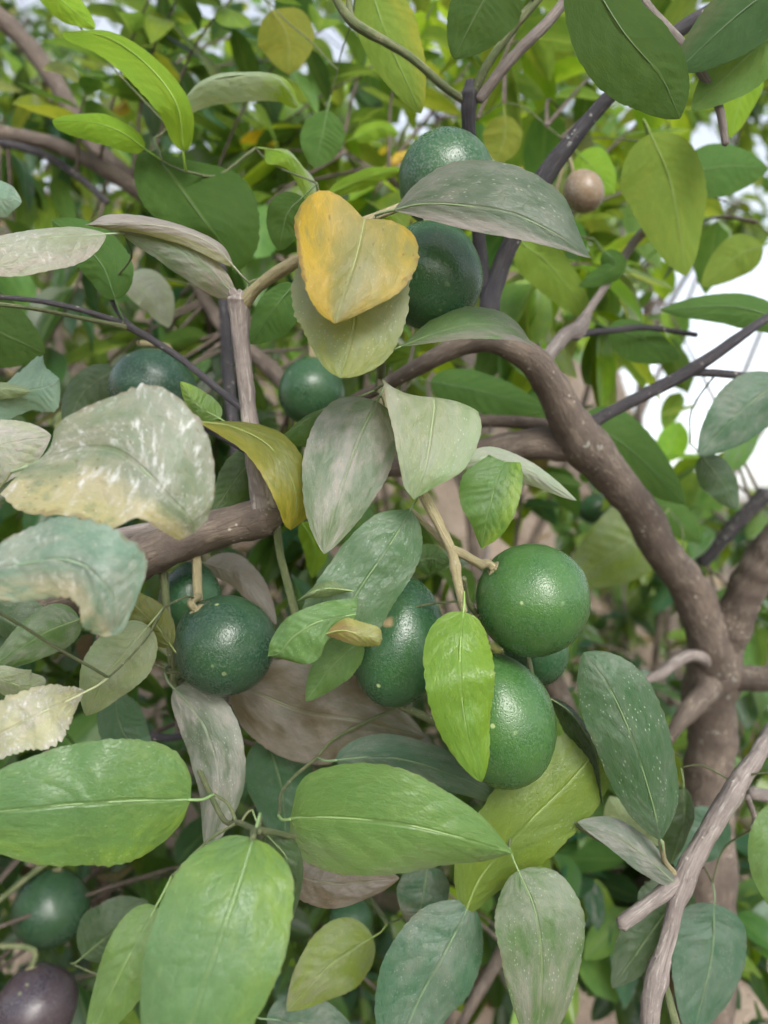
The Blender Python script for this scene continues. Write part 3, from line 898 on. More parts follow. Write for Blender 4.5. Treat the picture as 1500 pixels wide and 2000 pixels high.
leaf(R_, [(835, 1690, .48), (825, 1760, .48), (808, 1822, .48)], 52, 52, 'teal', dust=.3, c2='brown', sec=(0, 0, 0, .6))
leaf(R_, [(728, 1830, .50), (650, 1880, .49), (560, 1975, .485)], 60, 75, 'ygreen', dust=.25, c2='brown', sec=(0, .0, 0, .3))
leaf(L_, [(550, 1700, .44), (650, 1725, .44), (780, 1715, .45)], 58, 45, 'brown', dust=.5)
leaf(R_, [(1345, 1725, .55), (1280, 1810, .54), (1195, 1930, .53)], 60, 66, 'dark', gloss=.4, notch=((1, .55, .08, .35), (-1, .7, .06, .3)), ser=.05)
leaf(R_, [(1395, 1765, .52), (1390, 1870, .51), (1350, 2040, .5)], 80, 75, 'teal', dust=.15, gloss=.4)
leaf(R_, [(1530, 1570, .45), (1508, 1670, .445), (1512, 1780, .45)], 42, 40, 'fresh')
leaf(R_, [(1420, 1600, .62), (1370, 1640, .62), (1320, 1700, .62)], 55, 55, 'teal')
leaf(L_, [(520, 1990, .5), (600, 2000, .5), (690, 2010, .5)], 40, 50, 'teal', dust=.3)
leaf(L_, [(160, 1870, .55), (220, 1820, .55), (290, 1760, .56)], 50, 60, 'dark', dust=.1)
# --- centre
leaf(R_, rows=[(.415, (690, 520)), (.40, (600, 455), (705, 475), (785, 485)), (.378, (574, 418), (632, 368), (712, 428), (772, 430), (811, 456)), (.362, (580, 490), (700, 482), (817, 506)),
               (.355, (596, 560), (682, 545), (782, 562)), (.351, (622, 606), (664, 600), (712, 604)), (.35, (654, 632))],
     col=(.21, .20, .055), c2=(.42, .285, .004), sec=(1.3, .6, .6, 0), dust=.2, blem=1.0, gloss=.15, speck=.3, da=.008, db=.010, wav=.0015, var=0, ser=.02)
leaf(R_, [(695, 445, .42), (692, 530, .385), (690, 640, .372), (664, 738, .368)], 124, 110, (.145, .19, .092), c2=(.16, .2, .012), sec=(0, .1, 0, .95), dust=.2, speck=.6, gloss=.2, pa=.45, pb=.62, ser=.02, da=.01, db=.01)
leaf(R_, rows=[(.40, (766, 411)), (.39, (840, 434), (826, 398), (818, 342)), (.382, (930, 456), (910, 402), (900, 296)), (.378, (1020, 472), (1005, 420), (1014, 304)),
               (.378, (1090, 489), (1075, 452), (1104, 362)), (.38, (1130, 502), (1122, 482), (1138, 440)), (.385, (1157, 505))],
     col=(.046, .086, .048), dust=.2, c2='mauve', sec=(.65, 0, .3, .0), speck=.5, gloss=.5, da=-.004, db=.018, wav=.0012)
leaf(R_, rows=[(.43, (780, 678)), (.425, (845, 672), (838, 655), (822, 634)), (.42, (910, 665), (905, 636), (888, 588)), (.42, (970, 665), (965, 634), (972, 594)),
               (.425, (1015, 670), (1013, 650), (1022, 630)), (.43, (1045, 678))], col=(.09, .19, .06), dust=.2, c2='mauve', sec=(.6, 0, 0, .5), speck=.6, gloss=.6, da=-.006, db=.02)
leaf(R_, rows=[(.43, (800, 810)), (.42, (757, 765), (800, 792), (850, 805)), (.40, (747, 741), (790, 768), (845, 777), (890, 783), (925, 795)), (.388, (765, 830), (842, 840), (941, 845)),
               (.382, (780, 905), (832, 905), (908, 915)), (.38, (790, 950), (820, 945), (852, 950)), (.38, (808, 976))], col='sage', dust=.45, speck=.5, gloss=.4, c2=(.12, .26, .05), sec=(0, .6, 0, .6), da=.004, db=.006)
leaf(R_, [(737, 783, .42), (700, 860, .41), (662, 970, .402), (633, 1082, .40)], 96, 78, (.09, .145, .085), dust=.65, speck=.25, c2='fresh', sec=(0, 0, 0, .7), gloss=.4, pa=.5, pb=.82)
leaf(R_, rows=[(.405, (803, 994)), (.40, (738, 1003), (778, 1038), (823, 1030)), (.394, (682, 1050), (748, 1085), (824, 1085)), (.39, (638, 1108), (716, 1130), (798, 1140)),
               (.388, (600, 1165), (690, 1172), (768, 1185)), (.388, (590, 1205), (674, 1212), (745, 1226)), (.392, (625, 1225), (668, 1232), (732, 1238))], col=(.06, .135, .05), dust=.12, speck=.5, gloss=1.0, da=.004, db=.012, wav=.003)
leaf(R_, rows=[(.383, (700, 1168), (695, 1200), (690, 1218)), (.375, (625, 1180), (628, 1212), (640, 1250)), (.372, (560, 1208), (575, 1242), (622, 1288)), (.374, (528, 1250), (545, 1275), (588, 1300)), (.378, (522, 1282))],
     col=(.095, .2, .06), dust=.06, gloss=1.0, wav=.003, attach=False, speck=.8)
leaf(R_, rows=[(.384, (690, 1155)), (.378, (640, 1166), (642, 1150), (648, 1136)), (.376, (605, 1170), (608, 1158), (615, 1146)), (.378, (580, 1174))], col=(.13, .2, .07), attach=False, dust=.2)
leaf(R_, rows=[(.378, (630, 1240)), (.37, (665, 1254), (668, 1232), (670, 1210)), (.366, (708, 1266), (705, 1240), (702, 1217)), (.368, (738, 1264), (735, 1246), (740, 1228)), (.372, (747, 1250))],
     col=(.30, .30, .08), dust=.2, c2=(.3, .19, .05), sec=(0, 0, .7, 0), attach=False, ser=.06)
leaf(R_, [(705, 1250, .425), (650, 1300, .42), (597, 1370, .42)], 38, 42, 'fresh', dust=.05, gloss=.6)
leaf(R_, [(905, 1194, .385), (898, 1290, .37), (908, 1410, .365), (941, 1528, .37)], 70, 68, (.125, .235, .032), dust=.02, gloss=.95, c2='lime', sec=(0, .5, .2, 0), speck=.3, pa=.5, pb=.78, wav=.005, da=.01, db=.008, ser=.025)
leaf(R_, rows=[(.425, (955, 888), (985, 902), (1016, 903)), (.42, (905, 928), (970, 940), (1019, 945)), (.418, (900, 982), (957, 985), (1004, 1000)), (.42, (922, 1026), (948, 1030), (978, 1045)), (.425, (940, 1073))],
     col=(.085, .2, .04), c2='lime', sec=(0, .8, 0, .3), gloss=.6, da=.006, db=-.006, attach=False)
leaf(R_, [(895, 908, .45), (960, 895, .45), (1040, 925, .45), (1127, 978, .455)], 26, 24, 'silver', dust=.5, gloss=.3)
leaf(L_, rows=[(.44, (383, 823)), (.43, (430, 850), (450, 832), (475, 822)), (.42, (480, 885), (515, 862), (545, 842)), (.415, (516, 932), (556, 908), (588, 890)), (.415, (542, 985), (577, 960), (613, 958)),
               (.42, (555, 1022), (577, 1010), (606, 1003)), (.425, (568, 1036))], col='olive', dust=.08, gloss=.4, under=False, c2=(.3, .26, .02), sec=(.5, 0, 0, .6), da=-.006, db=.012, speck=.1)
leaf(L_, [(512, 880, .46), (465, 930, .46), (412, 1008, .46)], 40, 45, 'deep', gloss=.3)
leaf(R_, rows=[(.43, (692, 777)), (.43, (660, 785), (640, 795), (660, 830)), (.435, (600, 808), (590, 825), (610, 870)), (.44, (538, 862))], col='mid', dust=.05)
leaf(L_, [(592, 385, .48), (560, 420, .48), (545, 490, .485)], 44, 42, 'deep', under=True)
leaf(L_, [(575, 555, .47), (530, 610, .47), (488, 672, .475)], 38, 48, 'mid', under=True)
leaf(L_, rows=[(.52, (515, 290)), (.51, (520, 315), (545, 295), (560, 288)), (.505, (560, 325), (580, 315), (590, 318)), (.51, (600, 388), (605, 365), (614, 350)), (.515, (618, 392))], col='lime', c2='silver', sec=(0, .8, 0, .5), dust=0)
leaf(R_, [(640, 215, .6), (628, 270, .6), (615, 328, .6)], 45, 42, 'mid', under=True)
leaf(R_, [(530, 20, .65), (560, 70, .65), (565, 145, .65)], 60, 55, 'olive', under=True)
leaf(R_, [(720, -40, .5), (755, 70, .5), (822, 222, .505)], 50, 70, 'ygreen', under=True, c2='gold', sec=(0, .2, 0, 0))
leaf(R_, [(990, -60, .43), (940, 10, .43), (886, 115, .435)], 65, 75, 'deep', under=True)
leaf(R_, [(1130, -80, .40), (1215, 60, .40), (1290, 150, .405), (1328, 232, .41)], 95, 85, 'deep', under=True, dust=.0)
leaf(R_, [(1560, -60, .42), (1440, 30, .42), (1320, 140, .425)], 60, 70, 'dark', under=True, c2='brown', sec=(.3, 0, 0, 0))
leaf(R_, [(1570, 20, .44), (1470, 100, .44), (1350, 215, .445)], 60, 62, 'fresh', under=True)
leaf(R_, [(1470, 60, .55), (1455, 160, .55), (1425, 270, .55)], 45, 40, 'lime', under=True)
leaf(R_, [(1270, 260, .6), (1310, 360, .6), (1340, 540, .6)], 90, 75, 'ygreen', under=True)
leaf(R_, [(1330, 340, .65), (1420, 325, .65), (1500, 330, .65)], 55, 50, 'mid', under=True)
leaf(R_, [(1130, 300, .7), (1160, 330, .7), (1200, 380, .7)], 40, 45, 'lime', under=True)
leaf(R_, [(985, 225, .7), (985, 270, .7), (970, 320, .7)], 42, 36, 'olive', under=True)
leaf(R_, [(1010, 468, .65), (1075, 520, .65), (1160, 630, .65)], 48, 42, 'ygreen', under=True)
leaf(R_, [(1060, 555, .75), (1020, 590, .75), (975, 640, .75)], 38, 40, 'lime')
leaf(R_, [(840, 745, .68), (940, 765, .68), (1070, 800, .68)], 42, 40, 'mid', under=True)
leaf(R_, [(1130, 820, .65), (1220, 870, .65), (1340, 985, .66)], 62, 58, 'mid', under=True)
leaf(R_, [(1530, 740, .55), (1450, 800, .55), (1365, 890, .555)], 55, 62, 'teal', dust=.3)
leaf(R_, [(1370, 890, .6), (1410, 940, .6), (1440, 995, .6)], 35, 35, 'dark')
leaf(R_, [(1560, 640, .6), (1440, 600, .6), (1290, 605, .6)], 32, 34, 'mid', under=True)
leaf(R_, [(1190, 640, .64), (1260, 665, .64), (1330, 700, .64)], 45, 35, 'mid', under=True)
leaf(R_, [(1290, 1010, .75), (1210, 1070, .75), (1110, 1140, .75)], 70, 75, 'ygreen', under=False, dust=.2)
leaf(R_, [(1250, 990, .8), (1310, 1010, .8), (1370, 1060, .8)], 35, 40, 'mid', under=True)
leaf(R_, [(1180, 490, .62), (1200, 520, .62), (1130, 560, .62)], 25, 25, 'mid', under=True)
leaf(R_, [(1490, 480, .7), (1440, 500, .7), (1370, 560, .7)], 40, 40, 'ygreen', under=True)
leaf(L_, [(430, 818, .455), (385, 790, .45), (352, 745, .45)], 30, 22, 'fresh', c2='lime', sec=(0, 0, 0, .9), dust=.1)
leaf(R_, [(690, 270, .8), (740, 250, .8), (780, 262, .8)], 18, 20, 'lime', under=True)
leaf(R_, [(640, 380, .6), (720, 345, .6), (790, 330, .6)], 14, 22, 'lime', under=True)
leaf(R_, [(760, 320, .8), (785, 305, .8), (808, 296, .8)], 12, 14, 'gold')
leaf(L_, [(250, 195, .95), (235, 210, .95), (218, 215, .95)], 13, 14, 'gold')
leaf(R_, [(810, 1100, .48), (840, 1090, .48), (880, 1100, .48)], 38, 28, 'mid')
leaf(L_, [(400, 1100, .5), (470, 1130, .5), (540, 1220, .5)], 25, 35, 'mauve', dust=.7)
leaf(L_, [(590, 1020, .55), (615, 1070, .55), (610, 1130, .55)], 25, 25, 'lime', under=True)

# connect the petioles to the nearest branch with fine twigs
for tr in (tree_r, tree_l):
    pend = [[p, r, dirb, None, 1e9] for t, p, r, dirb in ATTACH if t is tr]
    new = list(NODES[id(tr)])
    while pend:
        for e in pend:
            for q in new:
                d = (q - e[0]).length
                if d < e[4]:
                    e[3], e[4] = q, d
        e = min(pend, key=lambda z: z[4])
        pend.remove(e)
        p, r, dirb, best, bd = e
        new = [p]
        if bd > 0.004:
            h1 = p.lerp(best, .4) + (dirb * .8 + Vector((0, .4, 0))) * bd * .16
            path = catmull([p, h1, best], max(6, int(bd / 0.006)))
            path = [q + Vector((noise.noise(q * 25), 0, noise.noise(q * 25 + Vector((9, 9, 9))))) * min(.003, bd * .04) * math.sin(math.pi * k / (len(path) - 1)) for k, q in enumerate(path)]
            rr = [r * (1 + 0.4 * i / (len(path) - 1)) for i in range(len(path))]
            v, f, uv = tube_geo(path, rr, 6, .1, 1.0)
            mesh_obj('twig', v, f, M_TWIG, tr, uv, loc=p)
            OCC.append((v, f))
            new = path[::2]
        NODES[id(tr)] += new

# ------------------------------------------------------------------ fruits
def nearest_node(p):
    return min((q for t in (tree_r, tree_l) for q in NODES[id(t)]), key=lambda q: (q - p).length)


def fruit(px, py, d, rx, rz, col, label, axis=(0, 0, 1), neck=0.06, dust=0.1, scar=0.0, stalk=None, name='citrus_fruit', seg=56, group=None):
    c = P(px, py, d)
    a, bz = rx * d / F, rz * d / F
    R = Vector((0, 0, 1)).rotation_difference(Vector(axis).normalized()).to_matrix()
    sd = random.random() * 50
    verts, faces = [], []
    rings = seg // 2
    for i in range(rings + 1):
        th = math.pi * i / rings
        for k in range(seg):
            ph = 2 * math.pi * k / seg
            n = Vector((math.sin(th) * math.cos(ph), math.sin(th) * math.sin(ph), math.cos(th)))
            rr = 1 + 0.025 * noise.noise(n * 1.6 + Vector((sd, 0, 0))) + 0.008 * noise.noise(n * 5 + Vector((0, sd, 0)))
            top = max(0.0, n.z)
            ztop = neck * top ** 8 - 0.10 * math.exp(-(th / 0.16) ** 2) * 0.6
            zbot = -0.05 * math.exp(-((math.pi - th) / 0.15) ** 2)
            rib = 0.012 * math.cos(ph * 9 + sd) * math.exp(-((th - .35) / .22) ** 2)
            p = Vector((n.x * a * (rr + rib), n.y * a * (rr + rib), (n.z * rr + ztop - zbot * 0) * bz))
            verts.append(c + R @ p)
    for i in range(rings):
        for k in range(seg):
            k2 = (k + 1) % seg
            faces.append((i * seg + k, (i + 1) * seg + k, (i + 1) * seg + k2, i * seg + k2))
    o = mesh_obj(name, verts, faces, M_RIND, None, loc=c)
    o['label'] = label
    o['category'] = 'fruit'
    if group:
        o['group'] = group
    o.color = (*col, 1)
    o['dust'] = dust
    o['scar'] = scar
    OCC.append((verts, faces))
    # star calyx at the stalk end
    ax = R @ Vector((0, 0, 1))
    top = c + ax * bz * (1 + neck - 0.06)
    cv, cf, cu = [], [], []
    rc = a * 0.17
    for ring, (rad, z) in enumerate(((0.35, 0.10), (0.8, 0.05), (1.0, -0.12))):
        for k in range(20):
            ph = 2 * math.pi * k / 20
            lobe = 1 + (0.22 if ring == 2 else 0.05) * math.cos(5 * ph)
            cv.append(top + R @ Vector((math.cos(ph) * rc * rad * lobe, math.sin(ph) * rc * rad * lobe, z * rc + rc * .1)))
            cu.append((k / 20, ring * .002))
    for ring in range(2):
        for k in range(20):
            k2 = (k + 1) % 20
            cf.append((ring * 20 + k, (ring + 1) * 20 + k, (ring + 1) * 20 + k2, ring * 20 + k2))
    oc = mesh_obj('calyx', cv, cf, M_TAN, o, cu, loc=c)
    oc.location = (0, 0, 0)
    end = P(*stalk) if stalk else nearest_node(top + ax * .015)
    mid = top + ax * min(0.016, (end - top).length * .4)
    v, f, uv = tube_geo(catmull([top - ax * .001, mid, end], 10), [.0019 * a / .03 + .0004] * 11, 8, .1)
    os_ = mesh_obj('stalk', v, f, M_TAN if (end - top).length < .05 else M_TWIG, o, uv, loc=c)
    os_.location = (0, 0, 0)
    OCC.append((v, f))
    return o


G1, G2, G3 = (.031, .09, .023), (.02, .066, .027), (.017, .05, .027)
fruit(1040, 1172, .425, 111, 109, G1, 'round mid green citrus fruit on short yellowish stalk, uppermost of the hanging cluster', axis=(-.75, -.25, .6), neck=.02, scar=.3, stalk=(938, 1104, .409))
fruit(978, 1408, .43, 106, 128, G1, 'egg shaped green citrus fruit partly covered by a glossy lime green leaf', axis=(-.3, .15, .95), neck=.05)
fruit(778, 1255, .45, 92, 124, G2, 'oval dark green citrus fruit with a tiny tan scar, under the curled glossy leaf', axis=(.15, .2, .95), neck=.08, scar=1)
fruit(1046, 1268, .50, 62, 72, G2, 'shaded dark green citrus fruit tucked below and behind the round stalked fruit', axis=(-.3, .1, .95))
fruit(440, 1260, .445, 99, 97, G3, 'round dark bluish green citrus fruit hanging under the cut brown limb', axis=(-.55, -.3, .8), neck=.02, dust=.12, stalk=(388, 1165, .447))
fruit(372, 1172, .49, 60, 72, G2, 'small dark green citrus fruit half hidden behind the round bluish fruit under the limb', axis=(.1, .1, 1))
fruit(842, 540, .445, 100, 104, G2, 'dark green citrus fruit hanging behind the yellow leaf, its rim catching light', axis=(-.1, .1, 1), neck=.02)
fruit(872, 352, .47, 94, 92, G2, 'dark green citrus fruit covered by the wide dusty grey leaf', axis=(.2, .5, .9), dust=.3)
fruit(608, 765, .60, 64, 66, G2, 'small green citrus fruit hanging below the pale sage leaf under the yellow one', axis=(0, .1, 1), dust=.15)
fruit(300, 760, .54, 84, 74, (.014, .05, .03), 'dark green citrus fruit with rusty scab behind the big mottled silver leaf', axis=(.2, .3, .9), scar=1, dust=.2)
fruit(100, 1775, .72, 72, 70, (.016, .05, .022), 'shaded dark green citrus fruit with pale spots, low among the dim leaves', axis=(.1, .2, 1), dust=.15, scar=.2)
fruit(72, 1965, .62, 76, 72, (.035, .028, .038), 'blackened purplish shrivelled citrus fruit low under the bright green leaves', axis=(-.2, .1, 1), dust=.15, scar=.1)
fruit(1140, 374, .62, 38, 42, (.17, .125, .08), 'small tan brown citrus fruit beside the dark slanting branch', axis=(-.4, .2, .9), dust=.7, scar=.5)
fruit(685, 1795, .66, 42, 40, G2, 'dim green citrus fruit between the brown leaf and the olive leaf low down', axis=(.1, .2, 1))
fruit(1162, 995, 1.1, 32, 30, G2, 'tiny dark green citrus fruit under the forking brown limb', axis=(0, .1, 1))

# ------------------------------------------------------------------ far foliage: templates
def leaf_template(fold, curl, a, b, asp, seed):
    nvv, nh = 6, 2
    verts, uvs, faces = [], [], []
    for i in range(nvv + 1):
        v = i / nvv
        w = asp * 0.5 * max(prof(v, a, b), 0.02)
        z0 = curl * (v * v) * -1.0
        for j in range(-nh, nh + 1):
            s = j / nh
            x = s * w * (1 + 0.05 * noise.noise(Vector((i * 1.7, j, seed))))
            z = z0 + fold * abs(s) * w + 0.02 * noise.noise(Vector((v * 4, s, seed * 3.1)))
            verts.append((x, v - 0.12 * curl * v, z))
            uvs.append((0.5 + s * .5, v))
    W = 2 * nh + 1
    for i in range(nvv):
        for j in range(W - 1):
            faces.append((i * W + j, i * W + j + 1, (i + 1) * W + j + 1, (i + 1) * W + j))
    return np.array(verts, dtype=np.float64), uvs, faces


TEMPL = [leaf_template(.25, .10, .55, .8, .46, 1), leaf_template(.55, .25, .6, .75, .5, 2), leaf_template(.1, .4, .5, .7, .42, 3),
         leaf_template(-.3, .18, .55, .6, .52, 4), leaf_template(.8, .05, .6, .9, .48, 5), leaf_template(.35, -.15, .5, .65, .44, 6)]
TMESH = []
for tv, tu, tf in TEMPL:
    me = bpy.data.meshes.new('leaf')
    me.from_pydata([tuple(v) for v in tv], [], tf)
    ul = me.uv_layers.new(name='UVMap')
    for lp in me.loops:
        ul.data[lp.index].uv = tu[lp.vertex_index]
    me.polygons.foreach_set('use_smooth', [True] * len(me.polygons))
    me.materials.append(M_FAR)
    TMESH.append(me)

FAR = []      # (tree, matrix 4x4 numpy, template, colour, dust)
PALW = {  # sunny and shade put lit and shaded foliage into the leaf colours
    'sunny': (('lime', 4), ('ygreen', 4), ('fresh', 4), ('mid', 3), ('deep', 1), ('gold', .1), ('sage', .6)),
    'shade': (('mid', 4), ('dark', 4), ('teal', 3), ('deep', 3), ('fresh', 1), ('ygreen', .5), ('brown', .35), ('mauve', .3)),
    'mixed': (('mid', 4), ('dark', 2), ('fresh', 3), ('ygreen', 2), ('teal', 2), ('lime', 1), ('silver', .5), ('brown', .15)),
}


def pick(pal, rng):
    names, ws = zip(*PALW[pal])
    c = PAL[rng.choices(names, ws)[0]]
    k = rng.uniform(.8, 1.3) * (1.12 if pal == 'sunny' else 1.0)  # sunny leaves lightened further, their backlight put into the colour
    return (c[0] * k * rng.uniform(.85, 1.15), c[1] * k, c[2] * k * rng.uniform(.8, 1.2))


def blocked(p):
    """open gap towards the sky beside the trees, and the space between lens and fruits"""
    if p.y < 0.62:
        return True
    if p.y > 0.8 and p.x > 0.385 * p.y and 0.09 * p.y < p.z - CZ < 0.34 * p.y:
        return True
    return False


def add_leaf(tree, pos, direc, up, size, pal, rng, dust=None):
    if blocked(pos + direc * size * .6):
        return
    yv = direc.normalized()
    xv = yv.cross(up)
    if xv.length < 1e-3:
        xv = yv.cross(Vector((1, 0, 0)))
    xv.normalize()
    zv = xv.cross(yv)
    mt = np.eye(4)
    for k, c in enumerate((xv, yv, zv)):
        mt[:3, k] = np.array(c) * size
    mt[:3, 3] = np.array(pos)
    FAR.append((tree, mt, rng.randrange(len(TEMPL)), pick(pal, rng), rng.random() * .5 if dust is None else dust))


def shoot(tree, start, end, pal, rng, size, tw, n=9):
    """leafy shoot: curved twig with alternate leaves, returns tube geometry"""
    L = (end - start).length
    midp = start.lerp(end, .5) + Vector((rng.uniform(-.2, .2), rng.uniform(-.2, .2), rng.uniform(.05, .3))) * L * .5
    path = catmull([start, midp, end], 8)
    rr = [tw * (1 - .75 * i / 8) for i in range(9)]
    ph = rng.random() * 6
    for k in range(n):
        t = .35 + .65 * (k + rng.random() * .6) / n
        i = min(7, int(t * 8))
        p = path[i].lerp(path[i + 1], t * 8 - i) if i < 8 else path[8]
        tg = (path[i + 1] - path[i]).normalized()
        ph += 2.4
        s1 = tg.cross(Vector((0, 0, 1)))
        s1 = s1.normalized() if s1.length > .01 else Vector((1, 0, 0))
        s2 = s1.cross(tg)
        out = s1 * math.cos(ph) + s2 * math.sin(ph)
        d = tg * .55 + out * .9 + Vector((rng.uniform(-.3, .3), rng.uniform(-.3, .3), -.45 + rng.uniform(-.3, .2)))
        up = Vector((rng.uniform(-.55, .55), rng.uniform(-.75, .35), 1))
        add_leaf(tree, p + out * .004, d, up, size * rng.uniform(.65, 1.25), pal, rng)
    return tube_geo(path, rr, 5)


def merge(parts):
    V, Fc, U = [], [], []
    for v, f, u in parts:
        b0 = len(V)
        V += v
        U += u
        Fc += [tuple(i + b0 for i in q) for q in f]
    return V, Fc, U


def crown(tree, nodes, centre, radii, n, pal, rng, size, tw=.0022, leaves=9, lo_y=None):
    parts = []
    nn = nodes
    for _ in range(n):
        while True:
            q = Vector((rng.uniform(-1, 1), rng.uniform(-1, 1), rng.uniform(-1, 1)))
            if .15 < q.length < 1:
                break
        e = centre + Vector((q.x * radii[0], q.y * radii[1], q.z * radii[2]))
        if lo_y and e.y < lo_y:
            continue
        if blocked(e):
            continue
        s = min(nn, key=lambda a: (a - e).length + abs(rng.gauss(0, .05)))
        if (s - e).length > .5:
            s = e + (s - e).normalized() * .5
        parts.append(shoot(tree, s, e, pal, rng, size, tw, leaves))
    return parts


TWIGPARTS = []
# inner crowns of the two front trees (behind the fruits)
rng = random.Random(11)
nodes_r = [q for q in NODES[id(tree_r)] if q.y > .5]
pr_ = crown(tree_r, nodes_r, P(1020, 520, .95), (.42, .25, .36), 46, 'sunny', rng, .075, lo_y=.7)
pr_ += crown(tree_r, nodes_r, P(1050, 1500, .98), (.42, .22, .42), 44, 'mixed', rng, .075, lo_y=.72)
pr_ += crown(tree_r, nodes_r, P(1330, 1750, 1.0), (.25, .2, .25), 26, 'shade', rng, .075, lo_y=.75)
TWIGPARTS.append((tree_r, pr_))
nodes_l = [q for q in NODES[id(tree_l)] if q.y > .44]
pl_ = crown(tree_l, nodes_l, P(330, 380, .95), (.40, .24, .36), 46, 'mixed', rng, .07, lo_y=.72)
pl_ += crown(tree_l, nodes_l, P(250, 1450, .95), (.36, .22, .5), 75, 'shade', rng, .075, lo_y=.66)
TWIGPARTS.append((tree_l, pl_))


# trees further back
BACK = [  # x, y, crown centre height, radii, shoots, palette, leaf size
    (-0.62, 1.55, 1.75, (.62, .42, .75), 120, 'mixed', .075),
    (0.10, 1.75, 2.00, (.62, .42, .62), 95, 'sunny', .08),
    (0.70, 1.70, 1.05, (.50, .40, .55), 90, 'mixed', .08),
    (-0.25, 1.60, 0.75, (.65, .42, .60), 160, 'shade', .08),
    (-1.50, 2.70, 2.30, (.95, .6, 1.2), 150, 'mixed', .085),
    (-0.15, 2.90, 2.75, (1.0, .6, 1.0), 120, 'sunny', .09),
    (1.00, 2.60, 2.70, (.70, .5, .60), 80, 'sunny', .09),
    (1.35, 3.00, 0.95, (.80, .5, .60), 90, 'mixed', .09),
    (0.45, 4.40, 3.60, (1.4, .7, 1.1), 150, 'sunny', .11),
    (-1.9, 4.60, 3.60, (1.5, .7, 1.6), 150, 'mixed', .11),
]
BLAB = {
    0: 'mid green leafy citrus tree behind the upright grey shoot',
    1: 'bright yellow green citrus tree behind the yellow leaf and the two upper fruits',
    2: 'green citrus bush with low crown just behind the forked brown trunk',
    3: 'dark leaved low citrus bush in the shade behind the hanging fruits',
    6: 'yellow green citrus tree above the gap of open white sky',
    7: 'low green citrus bush standing under the gap of open white sky',
}
BLAB_REST = 'leafy citrus tree growing on the brown slope beyond the nearer trees'
for bi_, (bx, by, ch, rad, ns, pal, sz) in enumerate(BACK):
    rng = random.Random(100 + bi_)
    gz = hill_h(bx, by)
    root = Vector((bx, by, gz))
    t = thing('citrus_tree', BLAB.get(bi_, BLAB_REST), 'tree', root, 'citrus trees behind the fruiting branches')
    cc = Vector((bx, by, ch))
    top = cc + Vector((rng.uniform(-.1, .1), rng.uniform(-.1, .1), rad[2] * .5))
    midp = root.lerp(top, .5) + Vector((rng.uniform(-.12, .12), rng.uniform(-.1, .1), 0))
    path = catmull([root - Vector((0, 0, .06)), root.lerp(midp, .5) + Vector((rng.uniform(-.05, .05), 0, 0)), midp, top], 26)
    hgt = top.z - gz
    rr = [(.016 + .012 * hgt / 2) * (1 - .75 * i / 26) for i in range(27)]
    v, f, uv = tube_geo(path, rr, 10, .18, bi_)
    mesh_obj('trunk', v, f, M_BARK, t, uv, loc=root)
    OCC.append((v, f))
    nodes = list(path[10:])
    for k in range(9):
        s = path[rng.randrange(8, 24)]
        e = cc + Vector((rng.uniform(-.85, .85) * rad[0], rng.uniform(-.8, .8) * rad[1], rng.uniform(-.7, .8) * rad[2]))
        if blocked(e):
            continue
        lp = catmull([s, s.lerp(e, .5) + Vector((rng.uniform(-.08, .08), rng.uniform(-.06, .06), rng.uniform(-.02, .1))), e], 14)
        lr = [.009 * (1 - .7 * i / 14) * (1 + .3 * (hgt > 2)) for i in range(15)]
        v, f, uv = tube_geo(lp, lr, 8, .15, k)
        mesh_obj('branch', v, f, M_BARK if k % 2 else M_GREY, t, uv, loc=s)
        OCC.append((v, f))
        nodes += lp[4:]
    TWIGPARTS.append((t, crown(t, nodes, cc, rad, ns, pal, rng, sz, .0026, 10)))

for t, parts in TWIGPARTS:
    if parts:
        v, f, u = merge(parts)
        o = mesh_obj('fine_twigs', v, f, M_BARK, t, u, loc=Vector(t.matrix_world.translation))
        o['kind'] = 'stuff'

# dry leaves lying on the slope
rng = random.Random(5)
lit_v, lit_f, lit_u, lit_c, lit_r = [], [], [], [], []
for _ in range(2600):
    y = 1.0 + 5.5 * rng.random() ** 1.3
    x = rng.uniform(-.75, .75) * (y + .6)
    z = hill_h(x, y) + .006 + rng.random() * .02
    tv, tu, tf = TEMPL[rng.randrange(len(TEMPL))]
    s = rng.uniform(.05, .10)
    Rm = Matrix.Rotation(rng.random() * 6.28, 3, 'Z') @ Matrix.Rotation(rng.uniform(-.5, .5), 3, 'X') @ Matrix.Rotation(rng.uniform(-.5, .5), 3, 'Y')
    c = rng.choice(((.34, .25, .17), (.42, .33, .25), (.26, .17, .11), (.46, .38, .3), (.3, .27, .12), (.12, .2, .05)))
    b0 = len(lit_v)
    w = tv @ np.array(Rm).T * s + np.array((x, y, z))
    lit_v += w.tolist(); lit_u += tu
    lit_f += [tuple(i + b0 for i in q) for q in tf]
    lit_c += [(*c, 1)] * len(tv); lit_r += [rng.random()] * len(tv)


def mass_object(name, V, Fc, U, C, Rn, parent=None):
    loc = Vector(parent.matrix_world.translation) if parent is not None else None
    o = mesh_obj(name, V, Fc, M_MASS, parent, U, loc=loc)
    ca = o.data.attributes.new('leaf_tint', 'FLOAT_COLOR', 'POINT')
    ca.data.foreach_set('color', np.asarray(C, dtype=np.float32).ravel())
    ra = o.data.attributes.new('leaf_rand', 'FLOAT', 'POINT')
    ra.data.foreach_set('value', np.asarray(Rn, dtype=np.float32))
    o['kind'] = 'stuff'
    return o


lit = mass_object('leaf_litter', lit_v, lit_f, lit_u, lit_c, lit_r)
lit['label'] = 'dry brown fallen leaves scattered over the slope'
lit['category'] = 'leaf litter'

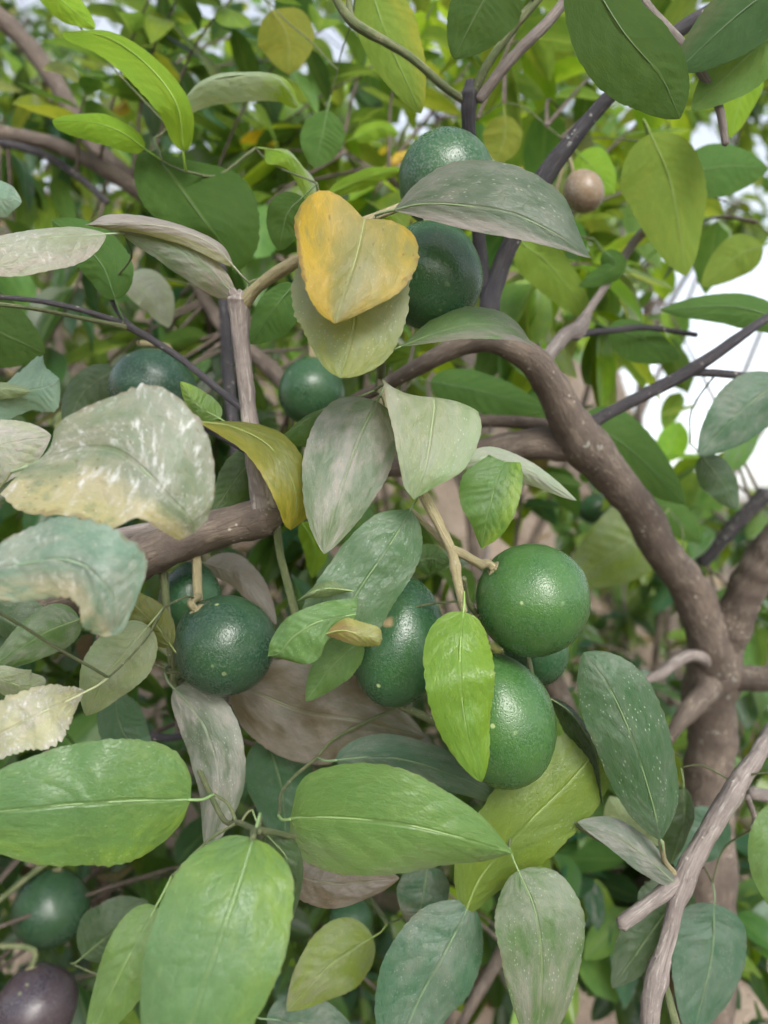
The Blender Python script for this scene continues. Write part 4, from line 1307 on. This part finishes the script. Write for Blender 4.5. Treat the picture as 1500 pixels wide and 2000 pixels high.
# ------------------------------------------------------------------ which far leaves can be told apart: build those singly
bv, bf, owner = [], [], []
for v, f in OCC:
    b0 = len(bv)
    bv += [tuple(p) for p in v]
    bf += [tuple(i + b0 for i in q) for q in f]
    owner += [-1] * len(f)
WORLD = []
for li, (t, mt, k, c, du) in enumerate(FAR):
    tv = TEMPL[k][0]
    w = tv @ mt[:3, :3].T + mt[:3, 3]
    WORLD.append(w)
    b0 = len(bv)
    bv += w.tolist()
    bf += [tuple(i + b0 for i in q) for q in TEMPL[k][2]]
    owner += [li] * len(TEMPL[k][2])
bvh = BVHTree.FromPolygons(bv, bf)
hits = np.zeros(len(FAR), dtype=int)
org = Vector((0, 0, CZ))
for jy in range(320):
    for jx in range(240):
        dv = Vector(((jx + .5) / 240 - .5, 1.0, -((jy + .5) / 320 - .5) * 4 / 3))
        hit = bvh.ray_cast(org, dv)
        if hit[2] is not None and owner[hit[2]] >= 0:
            hits[owner[hit[2]]] += 1

by_tree = {}
for li, rec in enumerate(FAR):
    by_tree.setdefault(rec[0].name, []).append(li)
n_single = 0
for tn, lis in by_tree.items():
    t = bpy.data.objects[tn]
    own = sum(1 for c in t.children if c.name.split('.')[0] == 'leaf')
    lis.sort(key=lambda i: -hits[i])
    keep = [i for i in lis if hits[i] >= 2][:max(0, 290 - own)]
    ks = set(keep)
    tw_ = Vector(t.matrix_world.translation)
    for i in keep:
        _, mt, k, c, du = FAR[i]
        o = bpy.data.objects.new('leaf', TMESH[k])
        COL.objects.link(o)
        o.parent = t
        mm = Matrix([list(r) for r in mt])
        mm.translation = mm.translation - tw_
        o.matrix_local = mm
        o.color = (*c, 1)
        o['dust'] = du
        o['gloss'] = .5
        o['speck'] = .3
        n_single += 1
    V, Fc, U, C, Rn = [], [], [], [], []
    for i in lis:
        if i in ks:
            continue
        _, mt, k, c, du = FAR[i]
        b0 = len(V)
        V += WORLD[i].tolist()
        U += TEMPL[k][1]
        Fc += [tuple(a + b0 for a in q) for q in TEMPL[k][2]]
        C += [(*c, 1)] * len(WORLD[i])
        Rn += [(i * .618) % 1] * len(WORLD[i])
    if V:
        mass_object('foliage', V, Fc, U, C, Rn, t)
print('far leaves', len(FAR), 'single', n_single, 'visible', int((hits > 0).sum()))
